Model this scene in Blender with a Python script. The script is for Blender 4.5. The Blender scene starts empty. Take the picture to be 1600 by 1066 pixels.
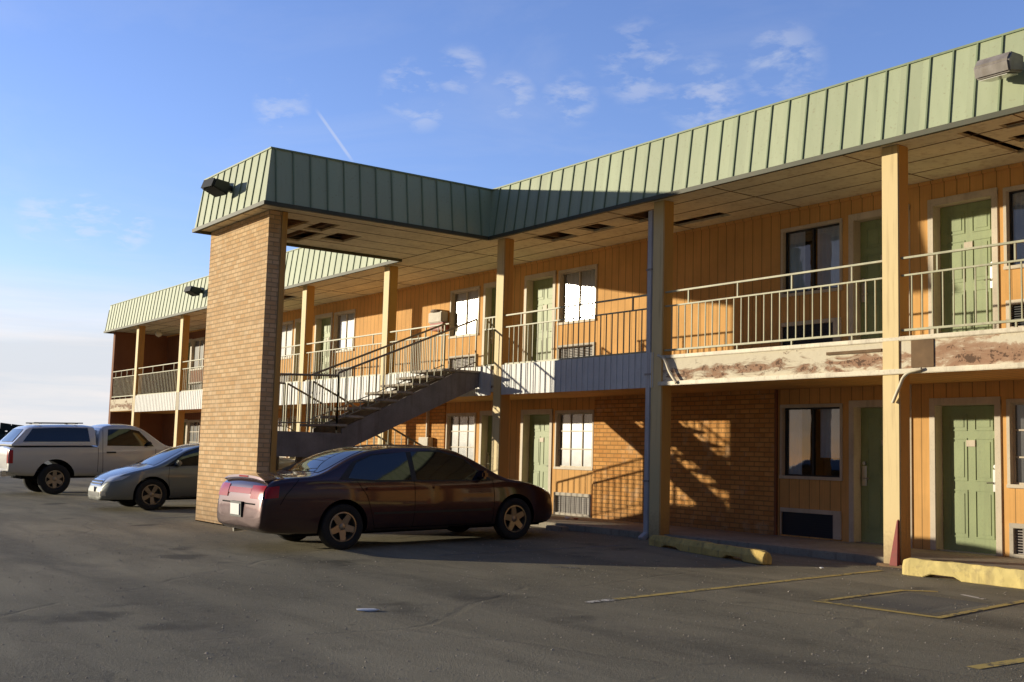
import bpy, bmesh, math, random
from mathutils import Vector, Matrix
from mathutils.bvhtree import BVHTree
random.seed(7)
C = bpy.context.scene.collection
R = math.radians

# ------------------------------------------------------------------ materials
class NT:
    def __init__(s, name):
        m = bpy.data.materials.new(name); m.use_nodes = True
        s.m = m; s.t = m.node_tree; s.n = s.t.nodes; s.l = s.t.links
        s.b = s.n['Principled BSDF']
    def node(s, typ, **kw):
        n = s.n.new(typ)
        for k, v in kw.items():
            if k.startswith('_'): setattr(n, k[1:], v)
            else: n.inputs[k.replace('_', ' ')].default_value = v
        return n
    def link(s, a, b): s.l.new(a, b)
    def pos(s):
        return s.node('ShaderNodeNewGeometry').outputs['Position']
    def noise(s, vec, scale, detail=4, rough=.55, dist=0):
        n = s.node('ShaderNodeTexNoise', Scale=scale, Detail=detail, Roughness=rough, Distortion=dist)
        s.link(vec, n.inputs['Vector']); return n.outputs['Fac']
    def ramp(s, fac, stops):
        r = s.n.new('ShaderNodeValToRGB'); e = r.color_ramp.elements
        while len(e) < len(stops): e.new(.5)
        for i, (p, c) in enumerate(stops):
            e[i].position = p
            e[i].color = (c, c, c, 1) if isinstance(c, (int, float)) else (*c, 1)
        s.link(fac, r.inputs['Fac']); return r.outputs['Color']
    def mix(s, fac, a, b, mode='MIX'):
        n = s.n.new('ShaderNodeMix'); n.data_type = 'RGBA'; n.blend_type = mode
        for sock, v in ((n.inputs['Factor'], fac), (n.inputs[6], a), (n.inputs[7], b)):
            if isinstance(v, (int, float)): sock.default_value = v
            elif isinstance(v, tuple): sock.default_value = (*v, 1)
            else: s.link(v, sock)
        return n.outputs[2]
    def math(s, op, a, b=None, c=None):
        n = s.n.new('ShaderNodeMath'); n.operation = op
        for i, v in enumerate((a, b, c)):
            if v is None: continue
            if isinstance(v, (int, float)): n.inputs[i].default_value = v
            else: s.link(v, n.inputs[i])
        return n.outputs[0]
    def sep(s, vec):
        n = s.n.new('ShaderNodeSeparateXYZ'); s.link(vec, n.inputs[0]); return n.outputs
    def comb(s, x, y, z):
        n = s.n.new('ShaderNodeCombineXYZ')
        for i, v in enumerate((x, y, z)):
            if isinstance(v, (int, float)): n.inputs[i].default_value = v
            else: s.link(v, n.inputs[i])
        return n.outputs[0]
    def bump(s, h, strength=.3, dist=.01, prev=None):
        n = s.node('ShaderNodeBump', Strength=strength, Distance=dist)
        s.link(h, n.inputs['Height'])
        if prev is not None: s.link(prev, n.inputs['Normal'])
        return n.outputs['Normal']
    def out(s, color=None, rough=.6, normal=None, metal=0, spec=.4, coat=0):
        b = s.b
        if color is not None:
            if isinstance(color, tuple): b.inputs['Base Color'].default_value = (*color, 1)
            else: s.link(color, b.inputs['Base Color'])
        if isinstance(rough, (int, float)): b.inputs['Roughness'].default_value = rough
        else: s.link(rough, b.inputs['Roughness'])
        b.inputs['Metallic'].default_value = metal
        b.inputs['Specular IOR Level'].default_value = spec
        b.inputs['Coat Weight'].default_value = coat
        b.inputs['Coat Roughness'].default_value = .06
        if normal is not None: s.link(normal, b.inputs['Normal'])
        return s.m

def paint(name, col, rough=.6, var=.25, scale=2.0, dirt=(.12, .08, .04), dirt_amt=.35, fine=30, bump=.15):
    """weathered paint: broad tone changes, streaks of grime, slight surface relief"""
    k = NT(name); p = k.pos(); x, y, z = k.sep(p)
    n1 = k.noise(p, scale, 5); n2 = k.noise(p, fine, 4)
    st = k.noise(k.comb(k.math('MULTIPLY', x, 9), k.math('MULTIPLY', y, 9), k.math('MULTIPLY', z, .8)), 1.0, 5)
    dark = tuple(c * (1 - var) for c in col); light = tuple(min(1, c * (1 + var * .6)) for c in col)
    c = k.mix(k.ramp(n1, [(.3, 0.), (.7, 1.)]), dark, light)
    c = k.mix(k.math('MULTIPLY', k.ramp(st, [(.52, 0.), (.75, 1.)]), dirt_amt), c, dirt)
    c = k.mix(k.math('MULTIPLY', k.ramp(n2, [(.55, 0.), (.7, 1.)]), dirt_amt * .6), c, dirt)
    return k.out(c, rough, k.bump(n2, bump, .004))

def siding(name, col):
    k = NT(name); p = k.pos(); x, y, z = k.sep(p)
    f = k.math('FRACT', k.math('MULTIPLY', k.math('ADD', x, 100.0), 1 / .203))
    g = k.math('MULTIPLY', k.math('LESS_THAN', f, .075), 1.0)
    n1 = k.noise(p, 1.3, 5); grain = k.noise(k.comb(k.math('MULTIPLY', x, 40), k.math('MULTIPLY', y, 40), k.math('MULTIPLY', z, 1.5)), 1, 4)
    c = k.mix(k.ramp(n1, [(.3, 0.), (.7, 1.)]), tuple(a * .85 for a in col), tuple(a * 1.1 for a in col))
    c = k.mix(k.math('MULTIPLY', k.ramp(grain, [(.5, 0.), (.75, 1.)]), .35), c, tuple(a * .55 for a in col))
    c = k.mix(k.math('MULTIPLY', g, .6), c, tuple(a * .25 for a in col))
    h = k.math('SUBTRACT', k.math('MULTIPLY', grain, .15), g)
    return k.out(c, .75, k.bump(h, .8, .012), spec=.2)

def brick(name, c1, c2, mortar, axis='x', stain=.3):
    k = NT(name); p = k.pos(); x, y, z = k.sep(p)
    u = x if axis == 'x' else y
    if axis == 'xy': u = k.math('ADD', x, y)
    v = k.comb(u, z, 0.0)
    wob = k.noise(p, 3, 2)
    b = k.node('ShaderNodeTexBrick', Scale=1.0, _offset=.5)
    b.inputs['Mortar Size'].default_value = .009; b.inputs['Mortar Smooth'].default_value = .25
    b.inputs['Brick Width'].default_value = .215; b.inputs['Row Height'].default_value = .0795
    b.inputs['Bias'].default_value = 0
    b.inputs['Color1'].default_value = (*c1, 1); b.inputs['Color2'].default_value = (*c2, 1); b.inputs['Mortar'].default_value = (*mortar, 1)
    k.link(v, b.inputs['Vector'])
    n1 = k.noise(p, 1.1, 6, .6); n2 = k.noise(p, 45, 3)
    cell = k.node('ShaderNodeTexWhiteNoise', _noise_dimensions='2D')
    row = k.math('FLOOR', k.math('DIVIDE', z, .0795))
    uu = k.math('FLOOR', k.math('ADD', k.math('DIVIDE', u, .215), k.math('MULTIPLY', k.math('MODULO', row, 2.0), .5)))
    k.link(k.comb(uu, row, 0.0), cell.inputs['Vector'])
    c = k.mix(k.math('MULTIPLY', k.ramp(cell.outputs['Value'], [(.6, 0.), (1., 1.)]), .35), b.outputs['Color'], tuple(a * .55 for a in c1))
    c = k.mix(k.math('MULTIPLY', k.ramp(n1, [(.45, 0.), (.75, 1.)]), stain), c, tuple(a * .5 for a in c2))
    c = k.mix(k.math('MULTIPLY', n2, .2), c, tuple(a * .7 for a in c1))
    dirt = k.ramp(k.math('ADD', z, k.math('MULTIPLY', n1, .9)), [(.35, 1.), (.95, 0.)])
    c = k.mix(k.math('MULTIPLY', dirt, .5), c, (.16, .10, .06))
    pale = k.noise(p, 2.4, 5, .65)
    c = k.mix(k.math('MULTIPLY', k.ramp(pale, [(.55, 0.), (.7, 1.)]), .35), c, (.80, .62, .42))
    h = k.math('SUBTRACT', k.math('MULTIPLY', k.math('ADD', n2, cell.outputs['Value']), .35), b.outputs['Fac'])
    return k.out(c, .88, k.bump(h, .9, .011), spec=.15)

def asphalt():
    k = NT('asphalt_worn'); p = k.pos(); x, y, z = k.sep(p)
    big = k.noise(p, .22, 6, .6, .4); mid = k.noise(p, 1.4, 6, .62); fine = k.noise(p, 38, 3, .7); spk = k.noise(p, 130, 2, .7)
    strk = k.noise(k.comb(k.math('MULTIPLY', x, .55), k.math('MULTIPLY', y, 2.2), 0.0), .7, 6, .6, .6)
    c = k.mix(k.ramp(big, [(.35, 0.), (.65, 1.)]), (.205, .180, .120), (.320, .275, .182))
    c = k.mix(k.math('MULTIPLY', k.ramp(strk, [(.44, 0.), (.6, 1.)]), .55), c, (.135, .115, .075))
    c = k.mix(k.math('MULTIPLY', k.ramp(mid, [(.5, 0.), (.72, 1.)]), .5), c, (.24, .205, .13))
    c = k.mix(k.math('MULTIPLY', k.ramp(fine, [(.52, 0.), (.66, 1.)]), .6), c, (.30, .27, .19))
    c = k.mix(k.math('MULTIPLY', k.ramp(spk, [(.58, 0.), (.68, 1.)]), .7), c, (.45, .41, .3))
    # old cracks
    nz = k.node('ShaderNodeTexNoise', Scale=.8, Detail=3.0); k.link(p, nz.inputs['Vector'])
    wv = k.mix(.5, p, nz.outputs['Color'], 'ADD')
    vo = k.node('ShaderNodeTexVoronoi', Scale=.22, _feature='DISTANCE_TO_EDGE'); k.link(wv, vo.inputs['Vector'])
    crk = k.math('MULTIPLY', k.ramp(vo.outputs['Distance'], [(.002, 1.), (.012, 0.)]), k.ramp(mid, [(.42, 0.), (.5, 1.)]))
    c = k.mix(k.math('MULTIPLY', crk, .10), c, (.04, .037, .03))
    oil = k.noise(p, .75, 3); c = k.mix(k.math('MULTIPLY', k.ramp(oil, [(.62, 0.), (.72, 1.)]), .6), c, (.03, .028, .024))
    # oil drips: small dark spots, thicker in some places
    vd = k.node('ShaderNodeTexVoronoi', Scale=1.7, Randomness=1.0); k.link(p, vd.inputs['Vector'])
    drip = k.math('MULTIPLY', k.ramp(vd.outputs['Distance'], [(.03, 1.), (.085, 0.)]), k.ramp(k.noise(p, .33, 3), [(.48, 0.), (.56, 1.)]))
    c = k.mix(k.math('MULTIPLY', drip, .75), c, (.035, .032, .026))
    # faint tyre sweeps
    wv2 = k.node('ShaderNodeTexWave', Scale=.11, Distortion=5.0, Detail=2.0, _bands_direction='Y'); wv2.inputs['Detail Scale'].default_value = .35; k.link(p, wv2.inputs['Vector'])
    sweep = k.math('MULTIPLY', k.ramp(wv2.outputs['Fac'], [(.80, 0.), (.97, 1.)]), k.math('MULTIPLY', k.noise(p, 7, 4), .8))
    c = k.mix(k.math('MULTIPLY', sweep, .7), c, (.055, .05, .042))
    # cold patch inside the painted box
    px = k.math('MULTIPLY', k.math('LESS_THAN', k.math('ABSOLUTE', k.math('SUBTRACT', x, 2.08)), k.math('ADD', .40, k.math('MULTIPLY', mid, .15))), k.math('LESS_THAN', k.math('ABSOLUTE', k.math('ADD', y, 4.42)), k.math('ADD', .42, k.math('MULTIPLY', mid, .2))))
    c = k.mix(k.math('MULTIPLY', px, .55), c, (.12, .125, .125))
    h = k.math('ADD', k.math('ADD', k.math('MULTIPLY', fine, .7), k.math('MULTIPLY', spk, .5)), k.math('MULTIPLY', crk, -.5))
    nn = k.bump(k.math('MULTIPLY', mid, 1.0), .25, .05)
    return k.out(c, .85, k.bump(h, 1.0, .016, nn), spec=.25)

def line_paint(name, col, keep=.45):
    k = NT(name); p = k.pos()
    w = k.noise(p, 14, 5, .7); w2 = k.noise(p, 2.2, 4)
    f = k.ramp(k.math('ADD', k.math('MULTIPLY', w, .6), k.math('MULTIPLY', w2, .4)), [(keep, 0.), (keep + .07, 1.)])
    c = k.mix(f, (.16, .14, .10), col)
    return k.out(c, .8, k.bump(w, .5, .008), spec=.2)

def fascia_stained():
    k = NT('peeling_fascia'); p = k.pos(); x, y, z = k.sep(p)
    n = k.noise(k.comb(k.math('MULTIPLY', x, .9), y, k.math('MULTIPLY', z, 3.2)), 2.2, 7, .68, .5)
    n2 = k.noise(p, 18, 5, .7)
    right = k.ramp(k.math('MULTIPLY', k.math('ADD', x, 1.2), .5), [(0., 0.), (1., 1.)])
    band = k.math('MULTIPLY', k.ramp(k.math('ABSOLUTE', k.math('SUBTRACT', z, 2.61)), [(.04, 1.), (.16, 0.)]), .17)
    n = k.math('ADD', k.math('SUBTRACT', n, .075), band)
    c = k.mix(n2, (.68, .58, .42), (.82, .74, .56))
    c = k.mix(k.math('MULTIPLY', k.ramp(n, [(.5, 0.), (.6, 1.)]), .85), c, (.30, .19, .12))
    c = k.mix(k.math('MULTIPLY', k.ramp(k.math('ADD', n, k.math('MULTIPLY', right, .14)), [(.56, 0.), (.64, 1.)]), .8), c, (.40, .22, .13))
    c = k.mix(k.math('MULTIPLY', k.ramp(k.math('ADD', k.math('MULTIPLY', n2, .5), k.math('MULTIPLY', n, .5)), [(.57, 0.), (.6, 1.)]), .9), c, (.12, .07, .045))
    return k.out(c, .8, k.bump(n2, .6, .01), spec=.2)

def roof_metal(name, col):
    k = NT(name); p = k.pos(); x, y, z = k.sep(p)
    wn = k.node('ShaderNodeTexWhiteNoise', _noise_dimensions='2D')
    k.link(k.comb(k.math('FLOOR', k.math('DIVIDE', k.math('ADD', x, 100.156), .324)), k.math('FLOOR', k.math('DIVIDE', k.math('ADD', y, 50.0), .324)), 0.0), wn.inputs['Vector'])
    n1 = k.noise(p, .9, 5); n2 = k.noise(p, 24, 4); wv = k.noise(k.comb(k.math('MULTIPLY', x, 2.5), k.math('MULTIPLY', y, 2.5), k.math('MULTIPLY', z, 1.2)), 1.0, 2)
    st = k.noise(k.comb(k.math('MULTIPLY', x, 16), k.math('MULTIPLY', y, 16), k.math('MULTIPLY', z, .9)), 1.0, 5)
    c = k.mix(wn.outputs['Value'], tuple(a * .90 for a in col), tuple(a * 1.06 for a in col))
    c = k.mix(k.math('MULTIPLY', k.ramp(n1, [(.35, 0.), (.7, 1.)]), .25), c, (.50, .50, .33))
    c = k.mix(k.math('MULTIPLY', k.ramp(st, [(.58, 0.), (.8, 1.)]), .22), c, (.26, .27, .15))
    c = k.mix(k.math('MULTIPLY', k.ramp(n2, [(.62, 0.), (.7, 1.)]), .35), c, (.25, .17, .09))
    return k.out(c, .5, k.bump(n2, .08, .004, k.bump(wv, .35, .03)), spec=.35)

def car_paint(name, col, metal=.0, rough=.35, coat=1.0, flakes=.1):
    k = NT(name); p = k.pos()
    d = k.noise(p, 5, 5); n2 = k.noise(p, 60, 3); x, y, z = k.sep(p)
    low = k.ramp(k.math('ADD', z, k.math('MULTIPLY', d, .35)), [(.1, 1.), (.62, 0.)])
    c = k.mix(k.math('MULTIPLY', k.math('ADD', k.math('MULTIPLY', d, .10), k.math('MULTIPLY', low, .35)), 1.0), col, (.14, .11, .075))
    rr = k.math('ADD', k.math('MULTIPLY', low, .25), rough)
    return k.out(c, rr, None, metal, .5, coat)

def plain(name, col, rough=.5, metal=0, spec=.5, coat=0):
    return NT(name).out(col, rough, None, metal, spec, coat)

def glass(name, tint=(.02, .025, .03), rough=.03, trans=.5):
    k = NT(name)
    tr = k.n.new('ShaderNodeBsdfTransparent'); tr.inputs[0].default_value = (.88, .92, .94, 1)
    gl = k.n.new('ShaderNodeBsdfGlossy'); gl.inputs['Roughness'].default_value = rough; gl.inputs['Color'].default_value = (.95, .95, .95, 1)
    fr = k.node('ShaderNodeFresnel', IOR=1.52)
    p = k.pos(); n = k.noise(p, 2.5, 2)
    bm = k.bump(n, .08, .02); k.link(bm, gl.inputs['Normal'])
    ms = k.n.new('ShaderNodeMixShader')
    fac = k.math('MINIMUM', k.math('ADD', k.math('MULTIPLY', fr.outputs[0], 1.6), .10), 1.0)
    k.link(fac, ms.inputs[0]); k.link(tr.outputs[0], ms.inputs[1]); k.link(gl.outputs[0], ms.inputs[2])
    k.link(ms.outputs[0], k.n['Material Output'].inputs['Surface'])
    return k.m

M = {}
WALL = (.77, .42, .14)
M['siding'] = siding('ochre_siding', WALL)
M['siding_shade_red'] = siding('maroon_shade_siding', (.29, .12, .06))  # shade over the far bays painted in as a dark red tone
M['brick'] = brick('ochre_brick', (.84, .43, .14), (.66, .30, .085), (.40, .22, .085))
M['pillar_brick'] = brick('tan_brick', (.84, .59, .34), (.70, .43, .21), (.50, .35, .20), 'xy', .25)
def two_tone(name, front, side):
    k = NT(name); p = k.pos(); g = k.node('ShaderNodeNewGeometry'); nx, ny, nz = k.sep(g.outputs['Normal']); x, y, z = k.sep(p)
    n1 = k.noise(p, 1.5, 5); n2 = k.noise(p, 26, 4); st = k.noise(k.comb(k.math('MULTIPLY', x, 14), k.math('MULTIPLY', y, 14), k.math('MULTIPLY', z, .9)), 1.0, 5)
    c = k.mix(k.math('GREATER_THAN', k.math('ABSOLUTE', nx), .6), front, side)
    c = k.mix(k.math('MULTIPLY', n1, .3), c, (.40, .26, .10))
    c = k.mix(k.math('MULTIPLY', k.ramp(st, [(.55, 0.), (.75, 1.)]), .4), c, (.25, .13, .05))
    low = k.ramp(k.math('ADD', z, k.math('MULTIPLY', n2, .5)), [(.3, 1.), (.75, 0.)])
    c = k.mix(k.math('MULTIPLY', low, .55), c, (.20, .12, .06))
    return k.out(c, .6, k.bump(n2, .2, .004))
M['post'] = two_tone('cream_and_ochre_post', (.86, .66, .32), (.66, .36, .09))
M['trim'] = paint('off_white_trim', (.66, .56, .42), .55, .15, 2, (.2, .14, .08), .3)
M['door'] = paint('sage_green_door', (.30, .36, .16), .5, .12, 1.5, (.1, .1, .05), .25)
M['roof'] = roof_metal('green_metal_roof', (.43, .485, .30))
M['roof_old'] = paint('green_metal_roof', (.43, .49, .26), .5, .10, .8, (.16, .17, .10), .3, 20, .06)
M['roof_seam'] = paint('green_metal_seam', (.24, .30, .17), .55, .12, 1.2, (.1, .1, .06), .3)
M['dark_trim'] = paint('dark_green_edge', (.075, .075, .04), .6, .2, 2)
M['soffit'] = paint('cream_soffit', (.80, .72, .50), .75, .15, 1.3, (.35, .22, .09), .4, 9)
M['slab'] = fascia_stained()
M['lip'] = paint('cream_flashing', (.78, .68, .50), .5, .2, 3, (.2, .12, .06), .5)
M['white_panel'] = paint('white_ribbed_panel', (.74, .72, .68), .5, .1, 2, (.3, .24, .17), .25)
M['rail'] = paint('pale_green_rail', (.46, .44, .27), .5, .2, 5, (.2, .1, .05), .4)
M['stair_rail'] = paint('shade_brown_handrail', (.36, .29, .19), .5, .2, 5, (.1, .06, .03), .4)  # canopy shade painted into a browner base than the gallery rails
M['stair_metal'] = paint('grey_stair_steel', (.25, .22, .20), .6, .25, 3, (.1, .06, .04), .5)
M['tread'] = paint('concrete_tread', (.42, .36, .28), .85, .2, 6)
M['concrete'] = paint('walkway_concrete', (.36, .31, .23), .9, .25, 1.1, (.12, .09, .06), .6, 22, .5)
M['yellow'] = paint('yellow_concrete', (.76, .60, .22), .75, .2, 3, (.25, .18, .10), .6, 14, .6)
M['yellow_old'] = paint('faded_yellow_concrete', (.66, .46, .13), .8, .3, 4, (.18, .13, .08), .8, 12, .6)
M['glass'] = glass('window_glass', rough=.02)
M['glass_old'] = glass('hazy_window_glass', rough=.21)
M['curtain'] = paint('white_curtain', (.80, .77, .70), .9, .08, 3, (.5, .45, .35), .1)
M['curtain_dim'] = paint('grey_curtain', (.80, .84, .90), .9, .1, 3, (.3, .3, .3), .1)
M['void'] = plain('dark_interior', (.02, .018, .016), .95, spec=.05)
M['wood'] = paint('bare_wood_joist', (.20, .12, .06), .85, .3, 4)
M['grille'] = plain('dark_vent_grille', (.035, .035, .035), .6)
M['ac'] = paint('beige_vent_housing', (.48, .42, .33), .6, .15, 4)
M['shade_navy'] = plain('shade_dark_vent_grille', (.012, .016, .026), .6)  # near-black colour paints in the shade of the vent recess
M['steel'] = plain('brushed_steel', (.62, .60, .56), .28, 1)
M['lamp_grey'] = paint('grey_lamp_housing', (.34, .30, .27), .5, .2, 8)
M['lamp_dark'] = plain('black_lamp_housing', (.02, .02, .02), .5)
M['lens'] = plain('lamp_lens', (.75, .72, .62), .15)
M['white_pvc'] = paint('white_downpipe', (.58, .55, .53), .45, .12, 3, (.3, .26, .2), .3)
M['box'] = paint('utility_box_paint', (.62, .56, .46), .6, .15, 5)
M['box_red'] = plain('box_red_label', (.40, .10, .08), .6)
M['red'] = paint('dull_red_rubber', (.28, .03, .02), .6, .2, 8)
M['asphalt'] = asphalt()
M['line'] = line_paint('yellow_line_paint', (.62, .45, .14), .42)
M['line_w'] = line_paint('white_line_paint', (.75, .68, .55), .44)
M['line_dark'] = line_paint('faded_line_paint', (.22, .21, .19), .45)
M['dry_grass'] = paint('dry_grass_ground', (.17, .14, .07), .95, .35, .05, (.08, .07, .03), .5, 2)
M['paper'] = plain('white_paper', (.8, .78, .74), .8)
M['rubber'] = paint('tyre_rubber', (.022, .021, .02), .85, .2, 8, (.06, .05, .04), .3)
M['arch'] = plain('black_wheel_arch', (.008, .008, .008), .9, spec=.1)
M['black'] = plain('black_plastic', (.018, .018, .018), .5)
M['seam'] = plain('panel_gap', (.004, .004, .004), .8, spec=.1)
M['car_glass'] = plain('dark_car_glass', (.006, .009, .011), .04, 0, .9)
M['maroon'] = car_paint('dark_maroon_paint', (.040, .005, .012), .55, .34)
M['gold'] = car_paint('grey_beige_paint', (.23, .245, .235), .55, .34)
M['silver'] = car_paint('silver_white_paint', (.56, .55, .54), .3, .36)
M['shell'] = car_paint('white_shell_paint', (.66, .65, .65), .1, .36)
M['alloy'] = plain('grey_alloy', (.36, .29, .22), .38, .8)
M['alloy_dark'] = plain('rim_back', (.03, .028, .025), .6, .3)
M['chrome'] = plain('chrome', (.75, .75, .75), .12, 1)
M['head'] = plain('headlight_lens', (.70, .72, .70), .08, .3, .8, 1)
M['tail'] = plain('tail_light_lens', (.42, .008, .008), .22, 0, .4, .3)
M['amber'] = plain('amber_lens', (.6, .22, .03), .15, 0, .7, 1)
M['plate'] = plain('number_plate', (.78, .76, .74), .45)
M['foliage_far'] = paint('distant_foliage', (.05, .065, .05), .95, .4, .2)

# ------------------------------------------------------------------ object helpers
def link(o, parent=None):
    C.objects.link(o)
    if parent is not None: o.parent = parent
    return o
def thing(name, label, cat, loc=(0, 0, 0), rz=0, group=None):
    o = bpy.data.objects.new(name, None); link(o); o.location = loc; o.rotation_euler = (0, 0, rz)
    o.empty_display_size = .2
    tag(o, label, cat, group); return o
def tag(o, label=None, cat=None, group=None, kind=None):
    if label: o['label'] = label
    if cat: o['category'] = cat
    if group: o['group'] = group
    if kind: o['kind'] = kind
    return o

class MB:
    def __init__(s): s.v = []; s.f = []; s.mi = []; s.cur = 0
    def quad(s, a, b, c, d):
        i = len(s.v); s.v += [a, b, c, d]; s.f.append((i, i + 1, i + 2, i + 3)); s.mi.append(s.cur)
    def box(s, x0, x1, y0, y1, z0, z1):
        i = len(s.v)
        s.v += [(x, y, z) for z in (z0, z1) for y in (y0, y1) for x in (x0, x1)]
        for f in ((0, 2, 3, 1), (4, 5, 7, 6), (0, 1, 5, 4), (2, 6, 7, 3), (0, 4, 6, 2), (1, 3, 7, 5)):
            s.f.append(tuple(i + k for k in f)); s.mi.append(s.cur)
        return s
    def tube(s, a, b, r, n=8, r2=None):
        a = Vector(a); b = Vector(b); d = (b - a).normalized()
        u = d.cross(Vector((0, 0, 1)) if abs(d.z) < .9 else Vector((1, 0, 0))).normalized(); w = d.cross(u)
        i = len(s.v); r2 = r if r2 is None else r2
        for p, rr in ((a, r), (b, r2)):
            for k in range(n):
                t = 2 * math.pi * k / n; s.v.append(tuple(p + u * math.cos(t) * rr + w * math.sin(t) * rr))
        for k in range(n):
            s.f.append((i + k, i + (k + 1) % n, i + n + (k + 1) % n, i + n + k)); s.mi.append(s.cur)
        s.f.append(tuple(i + k for k in range(n))[::-1]); s.f.append(tuple(i + n + k for k in range(n))); s.mi += [s.cur] * 2
        return s
    def bar(s, a, b, w, h):
        """square bar from a to b; w across, h in height"""
        a = Vector(a); b = Vector(b); d = (b - a).normalized()
        u = d.cross(Vector((0, 0, 1)) if abs(d.z) < .95 else Vector((0, 1, 0))).normalized(); t = u.cross(d)
        i = len(s.v)
        for p in (a, b):
            for sx, sz in ((-1, -1), (1, -1), (1, 1), (-1, 1)):
                s.v.append(tuple(p + u * sx * w / 2 + t * sz * h / 2))
        for f in ((0, 1, 2, 3), (7, 6, 5, 4), (0, 4, 5, 1), (1, 5, 6, 2), (2, 6, 7, 3), (3, 7, 4, 0)):
            s.f.append(tuple(i + k for k in f)); s.mi.append(s.cur)
        return s
    def prism(s, poly, x0, x1):
        """polygon in (y,z) extruded along x"""
        n = len(poly); i = len(s.v)
        for x in (x0, x1): s.v += [(x, p[0], p[1]) for p in poly]
        s.f.append(tuple(i + k for k in range(n))); s.f.append(tuple(i + n + k for k in range(n))[::-1]); s.mi += [s.cur] * 2
        for k in range(n):
            s.f.append((i + k, i + n + k, i + n + (k + 1) % n, i + (k + 1) % n)); s.mi.append(s.cur)
        return s
    def lathe(s, prof, n=32, axis='x', c=(0, 0, 0)):
        """prof: (axial, radius)"""
        i = len(s.v); m = len(prof)
        for k in range(n):
            t = 2 * math.pi * k / n
            for (a, r) in prof:
                if axis == 'x': s.v.append((c[0] + a, c[1] + r * math.cos(t), c[2] + r * math.sin(t)))
                elif axis == 'z': s.v.append((c[0] + r * math.cos(t), c[1] + r * math.sin(t), c[2] + a))
        for k in range(n):
            for j in range(m - 1):
                s.f.append((i + k * m + j, i + k * m + j + 1, i + ((k + 1) % n) * m + j + 1, i + ((k + 1) % n) * m + j)); s.mi.append(s.cur)
        return s
    def build(s, name, mats, parent=None, smooth=False, bevel=0, recalc=True):
        me = bpy.data.meshes.new(name); me.from_pydata([tuple(v) for v in s.v], [], s.f)
        if not isinstance(mats, (list, tuple)): mats = [mats]
        for m in mats: me.materials.append(m)
        me.polygons.foreach_set('material_index', s.mi)
        if recalc:
            bm = bmesh.new(); bm.from_mesh(me); bmesh.ops.recalc_face_normals(bm, faces=bm.faces)
            if bevel:
                es = [e for e in bm.edges if len(e.link_faces) == 2 and e.calc_face_angle(0) > .5]
                bmesh.ops.bevel(bm, geom=es, offset=bevel, segments=2, affect='EDGES', clamp_overlap=True)
            bm.to_mesh(me); bm.free()
        if smooth:
            me.polygons.foreach_set('use_smooth', [True] * len(me.polygons))
            try: me.set_sharp_from_angle(angle=R(40))
            except Exception: pass
        me.update()
        return link(bpy.data.objects.new(name, me), parent)

def holes_sheet(mb, u0, u1, v0, v1, holes, place, depth=None, reveal=None):
    """sheet in (u,v) minus rectangles, with reveals at the edges of each hole; place(u,v,d)->xyz"""
    us = sorted({u0, u1, *[h[0] for h in holes], *[h[1] for h in holes]}); us = [u for u in us if u0 <= u <= u1]
    vs = sorted({v0, v1, *[h[2] for h in holes], *[h[3] for h in holes]}); vs = [v for v in vs if v0 <= v <= v1]
    for a, b in zip(us, us[1:]):
        run = None
        for c, d in zip(vs, vs[1:]):
            mu, mv = (a + b) / 2, (c + d) / 2
            if any(h[0] < mu < h[1] and h[2] < mv < h[3] for h in holes): continue
            mb.quad(place(a, c, 0), place(b, c, 0), place(b, d, 0), place(a, d, 0))
    if depth:
        for (a, b, c, d) in holes:
            for (p, q) in (((a, c), (b, c)), ((b, c), (b, d)), ((b, d), (a, d)), ((a, d), (a, c))):
                mb.quad(place(*p, 0), place(*q, 0), place(*q, depth), place(*p, depth))

# ------------------------------------------------------------------ key dimensions (metres)
XL, XR = -33.6, 7.4            # ends of the building
ZS, ZT = 5.411, 6.373          # soffit / top of the mansard
Z2B, Z2T = 2.455, 2.89         # gallery slab
YR, YT, YP = -2.242, -2.12, -1.992
W1 = .10                       # walkway top
XCL, XCR, YC = -12.2, -8.85, -6.83
POSTS = [4.26, -.126, -4.50, -8.92, -13.37, -17.60, -22.1, -26.55, -30.95]   # left edges
PW, PD = .26, .22

def ground_z(y):
    return 0. if y > -2 else (.03 * (y + 2) if y > -45 else -1.29)

# ------------------------------------------------------------------ ground
def strip(name, ys, x0, x1, dz, mat, kind='structure'):
    mb = MB()
    for a, b in zip(ys, ys[1:]):
        mb.quad((x0, a, ground_z(a) + dz), (x1, a, ground_z(a) + dz), (x1, b, ground_z(b) + dz), (x0, b, ground_z(b) + dz))
    o = mb.build(name, mat, recalc=False); tag(o, kind=kind); return o
strip('terrain', [-900, -45, -2, 900], -1500, 900, -.012, M['dry_grass'])
strip('parking_lot', [-34, -20, -8, -2, 0], -75, 45, 0, M['asphalt'])

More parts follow.
